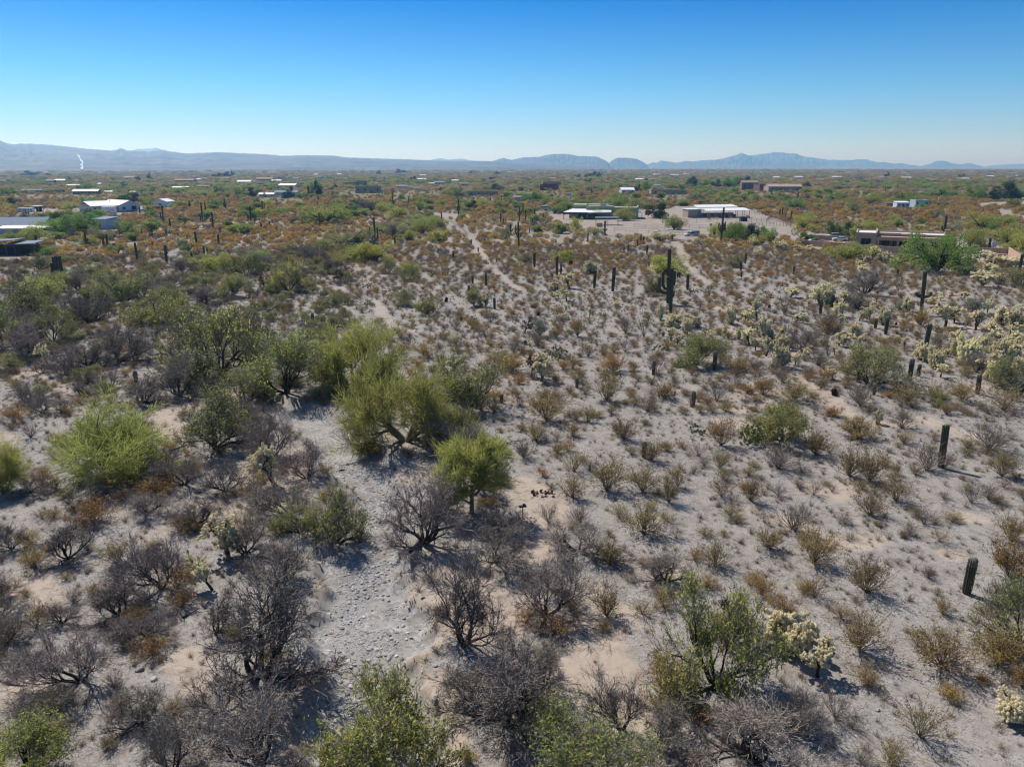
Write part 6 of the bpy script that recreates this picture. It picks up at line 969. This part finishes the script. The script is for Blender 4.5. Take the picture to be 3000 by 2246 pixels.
for i in range(len(X)):
    rust = .35 + .4 * up[i] + .25 * np.clip(noise(X[i] + 50, Y[i], .8, 0, 8), -1, 1)
    if left[i] > .5 and 740 < py[i] < 1230: k = 'bare' if u[i] < .11 else 'mesq' if u[i] < .22 else 'dry' if u[i] < .46 else ('creoo' if rg.random() < rust else 'creo')
    elif near[i] > .5 and px[i] < 1500 and u[i] < .13: k = 'bare'
    else: k = 'dry' if u[i] < (.5 if near[i] > .5 and px[i] < 1300 else .34) else ('creoo' if rg.random() < rust else 'creo')
    w = rg.uniform(.9, 1.95) * (1.25 if rg.random() < .2 else 1); w *= 1 + .35 * up[i]
    if near[i] > .5: w *= .8
    if math.hypot(X[i], Y[i]) > 95: w *= .9
    if k == 'bare': w = rg.uniform(1.6, 3.0)
    if k == 'mesq': w = rg.uniform(2, 3.6)
    SC[k].append((X[i], Y[i], w, w * rg.uniform(.42, .66)))
def stuff_mesh_points(name, rows, protos, label):
    """one 'stuff' object: instances of protos scattered on points by geometry nodes. rows: x, y, z, sx, sy, sz, rot, idx"""
    A = np.array(rows, np.float32); me = bpy.data.meshes.new(name); me.vertices.add(len(A)); me.vertices.foreach_set('co', A[:, :3].ravel())
    a = me.attributes.new('sc', 'FLOAT_VECTOR', 'POINT'); a.data.foreach_set('vector', A[:, 3:6].ravel())
    rt = np.zeros((len(A), 3), np.float32); rt[:, 2] = A[:, 6]
    if A.shape[1] > 8: rt[:, :2] = A[:, 8:10]
    a = me.attributes.new('rt', 'FLOAT_VECTOR', 'POINT'); a.data.foreach_set('vector', rt.ravel()); a = me.attributes.new('ix', 'INT', 'POINT'); a.data.foreach_set('value', A[:, 7].astype(np.int32))
    o = tag(link(name, me), label, kind='stuff'); c = bpy.data.collections.new(name + '_kinds')
    for i, pm in enumerate(protos): c.objects.link(bpy.data.objects.new(f'{name}_{i:02d}', pm))
    ng = bpy.data.node_groups.new(name, 'GeometryNodeTree'); ng.interface.new_socket('Geometry', in_out='INPUT', socket_type='NodeSocketGeometry'); ng.interface.new_socket('Geometry', in_out='OUTPUT', socket_type='NodeSocketGeometry')
    N = ng.nodes; L = ng.links; gi = N.new('NodeGroupInput'); go = N.new('NodeGroupOutput'); ip = N.new('GeometryNodeInstanceOnPoints'); ci = N.new('GeometryNodeCollectionInfo'); ci.inputs['Collection'].default_value = c; ci.inputs['Separate Children'].default_value = True; ci.inputs['Reset Children'].default_value = True
    def na(n_, t): x = N.new('GeometryNodeInputNamedAttribute'); x.data_type = t; x.inputs['Name'].default_value = n_; return x.outputs['Attribute']
    er = N.new('FunctionNodeEulerToRotation'); L.new(na('rt', 'FLOAT_VECTOR'), er.inputs[0]); L.new(gi.outputs[0], ip.inputs['Points']); L.new(ci.outputs[0], ip.inputs['Instance']); ip.inputs['Pick Instance'].default_value = True
    L.new(na('ix', 'INT'), ip.inputs['Instance Index']); L.new(er.outputs[0], ip.inputs['Rotation']); L.new(na('sc', 'FLOAT_VECTOR'), ip.inputs['Scale']); L.new(ip.outputs[0], go.inputs[0]); md = o.modifiers.new('scatter', 'NODES'); md.node_group = ng; return o
rest = []; RP = []; base = {}
for k in SC: base[k] = len(RP); RP += [v['full'] for v in K[k]]
LIM = {'creo': 150, 'creoo': 90, 'dry': 255, 'bare': 150, 'mesq': 110}
for k, rows in SC.items():
    rows.sort(key=lambda r: math.hypot(r[0], r[1])); lim = LIM[k]
    if k in ('creo', 'creoo'): lim = max(0, {'creo': 170, 'creoo': 110}[k] - sum(1 for _ in range(0)) - CNT['creosote_bush'] // 2)
    if k == 'dry': lim = 290 - CNT['dry_shrub']
    for i, (x, y, w, h) in enumerate(rows):
        z = float(hz(x, y))
        if i < lim:
            a, b = proj(x, y, z); cat = 'tree' if k in ('bare', 'mesq') else 'shrub'; nm = 'mesquite_tree' if cat == 'tree' else SNm[k]
            look = ('small ' if w < (2.4 if cat == 'tree' else 1.0) else 'wide ' if w > (3 if cat == 'tree' else 1.4) else '') + {'bare': 'leafless purple-grey mesquite', 'mesq': 'thin-leaved green mesquite', **SL}[k]
            plant(k, a, b, w, h, f'{look}, {where(float(a), float(b))}', cat, nm, {**SGp, **TG}[k], at=Vector((x, y, z)), parts=math.hypot(x, y) < 75)
        else:
            vi = int(rg.integers(0, len(K[k]))); v = K[k][vi]; rest.append((x, y, z, w / v['w'], w / v['w'], h / v['h'], rg.uniform(0, 6.28), base[k] + vi))
stuff_mesh_points('mid_scrub', rest, RP, 'countless low olive, rusty and grey shrubs beyond the foreground')
# far scrub and far trees
FP = [v['full'] for v in K['fcreo']]; FT = [v['full'] for v in K['ftree']]; rows, trow = [], []
def far_scatter(r0, r1, cell, dens, wr, tden, tw, seed, rows, trow):
    X, Y, rg = cells(r0, r1, cell, seed); ok, px, py = keep(X, Y, bl=r1 < 900); cl = np.clip(noise(X, Y, .35, 0, 8), -1, 1); u = rg.random(len(X)); X_, Y_ = X, Y
    m = ok & (u < dens * (1 + .35 * cl)); 
    for x, y, c in zip(X[m], Y[m], cl[m]):
        v = rg.random(); i = (rg.choice([1, 2]) if v < (.48 + .2 * c) * (1 if r1 < 900 else .35) else rg.choice([0, 3]) if v < .78 else 4 if v < .86 else 5); w = rg.uniform(*wr) * rg.choice([1, 1, 1.3]); q = K['fcreo'][i]; rows.append((x, y, hz(x, y) if r0 < 240 else 0, w / q['w'], w / q['w'], w * rg.uniform(.5, .75) * (1 if r1 < 900 else .4) / q['h'], rg.uniform(0, 6.28), i))
    c2 = noise(X * .55 + 900, Y * 1.3, .3, 0, 10); m = ok & ~m & (rg.random(len(X)) < tden * (.2 + 2.1 * smooth(-.1, .5, c2)))
    for x, y in zip(X[m], Y[m]): i = int(rg.choice([0, 1, 2, 3, 4, 5], p=[.26, .16, .12, .2, .12, .14])); w = rg.uniform(*tw); q = K['ftree'][i]; trow.append((x, y, 0, w / q['w'], w / q['w'], w * rg.uniform(.45, .7) * (1 if r1 < 900 else .62 if r1 < 1600 else .45) / q['h'], rg.uniform(0, 6.28), i))
far_scatter(238, 420, 2.6, .46, (1.2, 2.4), .022, (3.5, 6.5), 11, rows, trow)
far_scatter(420, 800, 3.8, .55, (1.8, 3.2), .06, (4, 8), 12, rows, trow)
far_scatter(800, 1500, 9, .55, (4, 7), .30, (6, 11), 13, rows, trow)
far_scatter(1500, 3200, 22, .45, (8, 14), .32, (9, 16), 14, rows, trow)
far_scatter(3200, 7000, 60, .4, (16, 30), .2, (12, 24), 15, rows, trow)
trow.sort(key=lambda r: math.hypot(r[0], r[1])); ni = 120
for q in trow[:ni]:
    x, y, z, sx_, sy_, sz_, rt, ix = q; a, b = proj(x, y, 0); o = link('desert_tree', FT[ix], loc=(x, y, 0), rotz=rt); o.scale = (sx_, sy_, sz_)
    tag(o, f'{ {0: "grey-green desert tree", 1: "rounded green tree", 2: "yellow-green tree", 3: "pale green tree", 4: "purple-grey leafless tree", 5: "green desert tree"}[ix]}, {where(float(a), float(b))}', 'tree', 'middle-distance desert trees')
stuff_mesh_points('far_scrub', rows, FP, 'far plain covered in rusty brown and olive scrub'); stuff_mesh_points('far_trees', trow[ni:], FT, 'distant green desert trees merging into one band')
# ---------------------------------------------------------------- stones
def stone(seed, flat_=.6):
    bm = bmesh.new(); bmesh.ops.create_icosphere(bm, subdivisions=1, radius=.5); rg = random.Random(seed); d = [Vector((rg.gauss(0, 1), rg.gauss(0, 1), rg.gauss(0, 1))).normalized() for _ in range(4)]
    for v in bm.verts:
        for q in d:
            e_ = v.co.dot(q)
            if e_ > .3: v.co -= q * (e_ - .3) * .8
        v.co *= rg.uniform(.93, 1.07); v.co.z *= flat_
    me = bpy.data.meshes.new('stone'); bm.to_mesh(me); bm.free(); me.materials.append(M['stone' if seed % 3 else 'stone_b']); return me
ST = [stone(s) for s in range(1, 8)]; rg2 = np.random.default_rng(77); rs = []; big = []
Pw, Ww = WASH[0]
for i in range(32000):
    f = rg2.random() ** 1.1 * 7.2; k = min(int(f), len(Pw) - 2); t = f - int(f); c = Pw[k] * (1 - t) + Pw[k + 1] * t; w = Ww[k] * (1 - t) + Ww[k + 1] * t; x = c[0] + rg2.normal() * w * .52; y = c[1] + rg2.uniform(-1, 1)
    if smask([SAND[8], SAND[11]], np.array([x]), np.array([y]), .2)[0] > .5 and rg2.random() < .9: continue
    if float(noise(x * 2.2, y * 2.2, 2.0, 4, 14)) < -.25 and rg2.random() < .85: continue
    s = .03 * rg2.pareto(2.2) + .035; s = min(s, .27); rs.append((x, y, s))
rs.sort(key=lambda r: -r[2] / math.hypot(r[0], r[1] - 0)); 
for i, (x, y, s) in enumerate(rs[:230]):
    a, b = proj(x, y); o = link('river_stone', ST[i % 7], loc=(x, y, float(hz(x, y)) + s * .12)); o.scale = (s * 1.25, s, s * .9); o.rotation_euler = (rg2.uniform(-.3, .3), rg2.uniform(-.3, .3), rg2.uniform(0, 6.28)); tag(o, f'{"large " if s > .3 else ""}grey angular wash stone, {where(float(a), float(b), "the stony wash")}', 'stone', 'larger stones in the wash')
rows = [(x, y, float(z) + s * .1, s * 1.2, s, s * .8, rg2.uniform(0, 6.28), i % 7, rg2.uniform(-.4, .4), rg2.uniform(-.4, .4)) for i, ((x, y, s), z) in enumerate(zip(rs[230:], hz([r[0] for r in rs[230:]], [r[1] for r in rs[230:]])))]
stuff_mesh_points('wash_gravel', rows, ST, 'loose grey stones and gravel of the wash')
X, Y, rg = cells(22, 75, .34, 9); cl = noise(X, Y, 2.5, 2, 12); m = rg.random(len(X)) < .34 * (1 + 1.1 * np.clip(cl, -1, 1)) * (1 - .8 * smask(SAND, X, Y, .6)); X, Y = X[m], Y[m]; Z = hz(X, Y)
rows = [(x, y, z + .004, s * 1.2, s, s * .7, rg.uniform(0, 6.28), rg.integers(0, 7)) for x, y, z, s in zip(X, Y, Z, np.minimum(.028 * rg.pareto(2.6, len(X)) + .035, .2))]
stuff_mesh_points('desert_pebbles', rows, ST, 'scattered small pebbles over the desert flat')
X, Y, rg = cells(22, 150, .8, 29); cl = noise(X, Y, 1.9, 2, 12); m = (rg.random(len(X)) < .42 * (1 + .9 * np.clip(cl, -1, 1)) * (1 - .75 * smask(SAND, X, Y, .6))) & (wmask(X, Y, .2) < .3) & (smask(TRAIL, X, Y, .3) < .8); X, Y = X[m], Y[m]; Z = hz(X, Y)
rows = [(x, y, z, s, s, s * rg.uniform(.6, 1.1), rg.uniform(0, 6.28), rg.integers(0, 5)) for x, y, z, s in zip(X, Y, Z, rg.uniform(.5, 1.5, len(X)))]
stuff_mesh_points('dry_tufts', rows, TUFT, 'small straw and brown tufts dotting the desert floor')
# dead twigs, litter
LT = []
for s in range(4):
    rng = np.random.default_rng(s + 900); S = []
    for i in range(26):
        a = rng.uniform(0, 6.28); c = rng.normal(size=2) * .35; L_ = rng.uniform(.1, .5); S.append((c[0], c[1], .02, c[0] + math.cos(a) * L_, c[1] + math.sin(a) * L_, rng.uniform(.01, .09), .006, .003))
    V, Q = ribbons(S, rng); V2, Q2 = tubes(S[:9], 3); v, q, mi = join([(V, Q), (V2, Q2)]); LT.append(mesh_np('twig_litter', v, q, [M['dry_twig'] if s % 2 else M['grey_wood'], M['creo_stem']], mi))
X, Y, rg = cells(22, 110, 1.0, 19); m = (rg.random(len(X)) < .38) & (wmask(X, Y, .2) < .4); X, Y = X[m], Y[m]; Z = hz(X, Y); rows = [(x, y, z, s, s, s, rg.uniform(0, 6.28), rg.integers(0, 4)) for x, y, z, s in zip(X, Y, Z, rg.uniform(.6, 1.5, len(X)))]
stuff_mesh_points('twig_litter', rows, LT, 'dry twigs and dead stems littering the ground')
# ---------------------------------------------------------------- small single things
def log(px, yb, px2, yb2, r, label, m='grey_wood', br=3, name='fallen_log', cat='log', z=.05):
    a, b = G(px, yb), G(px2, yb2); rg = random.Random(int(px)); S = []; p = Vector((0, 0, r)); d = (b - a) / 6
    for i in range(6): q = p + d + Vector((rg.gauss(0, .05), rg.gauss(0, .05), 0)) * d.length * 2; q.z = max(r, q.z + rg.gauss(0, .03)); S.append((*p, *q, r * (1 - i * .1), r * (1 - (i + 1) * .1))); p = q
    t = tag(link(name, mesh_np(name, *tubes(S, 7), [M[m]]), loc=a), label, cat, 'fallen wood on the ground')
    for k in range(br):
        s = S[rg.randint(1, 5)]; p = Vector(s[:3]); d2 = Vector((rg.gauss(0, 1), rg.gauss(0, 1), .5)).normalized(); T2 = []
        for i in range(4): q = p + d2 * .22; T2.append((*p, *q, r * .4 * (1 - i * .2), r * .4 * (.8 - i * .2))); p = q; d2 = (d2 + Vector((rg.gauss(0, .3), rg.gauss(0, .3), 0))).normalized()
        link('branch_stub', mesh_np('branch_stub', *tubes(T2, 5), [M[m]]), t)
log(1448, 1306, 1532, 1292, .1, 'fallen grey log right of the broad palo verde', br=4); log(500, 1320, 585, 1290, .07, 'dark fallen branch above the yellow palo verde shade', 'mesq_bark'); log(430, 1370, 530, 1335, .09, 'long dark fallen limb right of the yellow palo verde', 'mesq_bark', 5); log(0, 1995, 75, 2010, .06, 'dark dead branch lying at the lower left edge', 'mesq_bark'); log(535, 1810, 585, 1788, .06, 'short dark fallen branch left of the large leafless mesquite', 'mesq_bark', 1); log(212, 1770, 240, 1758, .04, 'thin fallen stick on the left sandy patch', 'mesq_bark', 0)
log(1238, 1355, 1262, 1330, .035, 'white dead branch in front of the reddish mesquite', br=5); log(1228, 1322, 1262, 1345, .03, 'bleached branch under the broad palo verde', br=4); log(330, 783, 440, 795, .08, 'pale fallen pole in the left bare flat', br=1); log(2330, 938, 2375, 945, .12, 'dark fallen cactus skeleton right of the ocotillo', 'mesq_bark', 6); log(2780, 868, 2820, 866, .12, 'dark log beyond the silver-green bush', 'mesq_bark', 2); log(2000, 890, 2040, 892, .06, 'grey fallen stick right of the giant saguaro')
def plank(px, yb, L_, label):
    p = G(px, yb); t = tag(link('white_board', mesh_np('white_board', *[np.array(a) for a in boxes([(-L_ / 2, L_ / 2, -.15, .15, .02, .1)])], [M['white']]), loc=p, rotz=-.15), label, 'board')
plank(318, 780, 2.6, 'white board lying on the bare flat at left'); plank(2245, 712, 4, 'white plank lying left of the garden wall')
# dried prickly pear skeleton
p = G(1590, 1446); rg = random.Random(4); t = empty('dead_prickly_pear', p, 0, 'collapsed brown dried prickly pear on the sandy ground', 'cactus')
m_ = mat('dried_pad', (.20, .12, .07), (.10, .055, .03)); pm = PAD.copy(); pm.materials.clear(); pm.materials.append(m_)
for i in range(24): o = link('dried_pad', pm, t, loc=(rg.uniform(-.8, .8), rg.uniform(-.4, .4), rg.uniform(0, .15))); o.rotation_euler = (rg.uniform(-1.5, 1.5), rg.uniform(-1, 1), rg.uniform(0, 6)); o.scale = (.26,) * 3
# game camera / feeder post
p = G(1597, 1527); p = G(1531, 1520); h = topz(p, 1484); t = empty('bird_feeder', p, .3, 'dark metal feeder tray on a thin post by a rock ring', 'bird feeder'); bar('post', 'dark', (0, 0, 0), (0, 0, h), .05, t); part('tray', [(-.26, .26, -.14, .14, h + .002, h + .08)], 'dark', t); part('feed_cup', [(.02, .2, -.1, .1, h + .082, h + .2)], 'dark', t)
for i in range(9): a = i * .7; o = link('ring_stone', ST[i % 7], loc=p + Vector((.5 + .42 * math.cos(a), -.1 + .42 * math.sin(a), .04))); o.scale = (.24, .2, .18); tag(o, 'dark rock in the small ring under the feeder post', 'stone', 'rocks in the ring under the feeder post')
p = G(1747, 2246); h = topz(p, 2166); t = empty('marker_stake', p, 0, 'thin white marker stake standing at the bottom edge', 'stake'); bar('shaft', 'white', (0, 0, 0), (-.05, 0, h), .045, t); bar('cap', 'white', (-.05, 0, h + .001), (-.05, 0, h + .04), .07, t)
for px, yb, s, mm, l in [(1407, 1573, .42, 'sandstone', 'pinkish boulder under the slim palo verde'), (1392, 1566, .3, 'sandstone', 'smaller pinkish rock beside the boulder'), (2381, 2184, .34, 'stone', 'blue-grey rock at the lower right'), (410, 1962, .42, 'stone', 'pale blue-grey boulder at the lower left'), (452, 1990, .34, 'stone', 'mottled grey rock below the pale boulder'), (1076, 2030, .36, 'stone', 'dark-shaded stone above the yellow-green tree'), (1274, 2048, .26, 'stone', 'dark rock on the sand by the wash'), (2130, 930, .3, 'stone', 'dark rock on the open flat'), (1738, 980, .5, 'barrel', 'flat dark rock in the open centre'), (1657, 1720, .14, 'white', 'small white stone under a bare mesquite'), (2570, 2080, .22, 'stone', 'small dark stone on the lower right flat')]:
    if mm == 'sandstone' and mm not in M: M[mm] = mat('sandstone', (.48, .30, .22), (.36, .22, .16), scale=5)
    bm = bmesh.new(); bmesh.ops.create_icosphere(bm, subdivisions=3, radius=.5); rg = random.Random(int(px)); ds = [Vector((rg.gauss(0, 1), rg.gauss(0, 1), rg.gauss(0, 1))).normalized() for _ in range(9)]
    for v in bm.verts:
        for q in ds:
            e_ = v.co.dot(q)
            if e_ > .33: v.co -= q * (e_ - .33) * .9
        v.co.z *= .7
    me = bpy.data.meshes.new('rock'); bm.to_mesh(me); bm.free(); me.materials.append(M[mm]); p = G(px, yb); o = link('rock', me, loc=p + Vector((0, 0, s * .15))); o.scale = (s * 1.2, s, s); tag(o, l, 'rock')
p = G(1002, 1377); t = empty('broken_brick', p, .4, 'single red brick block lying on the wash edge', 'brick'); part('block', [(-.2, .2, -.1, .1, 0, .12)], 'redbrick', t); part('mortar_face', [(-.19, .19, -.09, .09, .121, .13)], 'tan', t)

# ---------------------------------------------------------------- labels shared by look-alikes get their place in the row
_by = {}
for o in bpy.data.objects:
    if o.parent is None and 'label' in o and 'category' in o: _by.setdefault((o['label'], o['category']), []).append(o)
ORD = ['first', 'second', 'third', 'fourth', 'fifth', 'sixth', 'seventh', 'eighth', 'ninth', 'tenth', 'eleventh', 'twelfth', 'thirteenth', 'fourteenth', 'fifteenth', 'sixteenth', 'seventeenth', 'eighteenth', 'nineteenth', 'twentieth']
for (l, c), os_ in _by.items():
    n = len(os_)
    if n < 2 or n > 20 or 'ring under' in l: continue
    os_.sort(key=lambda o: o.location.x / o.location.y)
    for i, o in enumerate(os_):
        r = ('left' if i == 0 else 'right') if n == 2 else 'leftmost' if i == 0 else 'rightmost' if i == n - 1 else 'middle' if n == 3 else ORD[i] + '-from-left'
        nl = r + ' ' + l; o['label'] = nl if len(nl.replace('-', ' ').split()) <= 16 else nl.replace('olive brown ', 'olive ').replace('leafless ', '').replace(' and ', ', ')
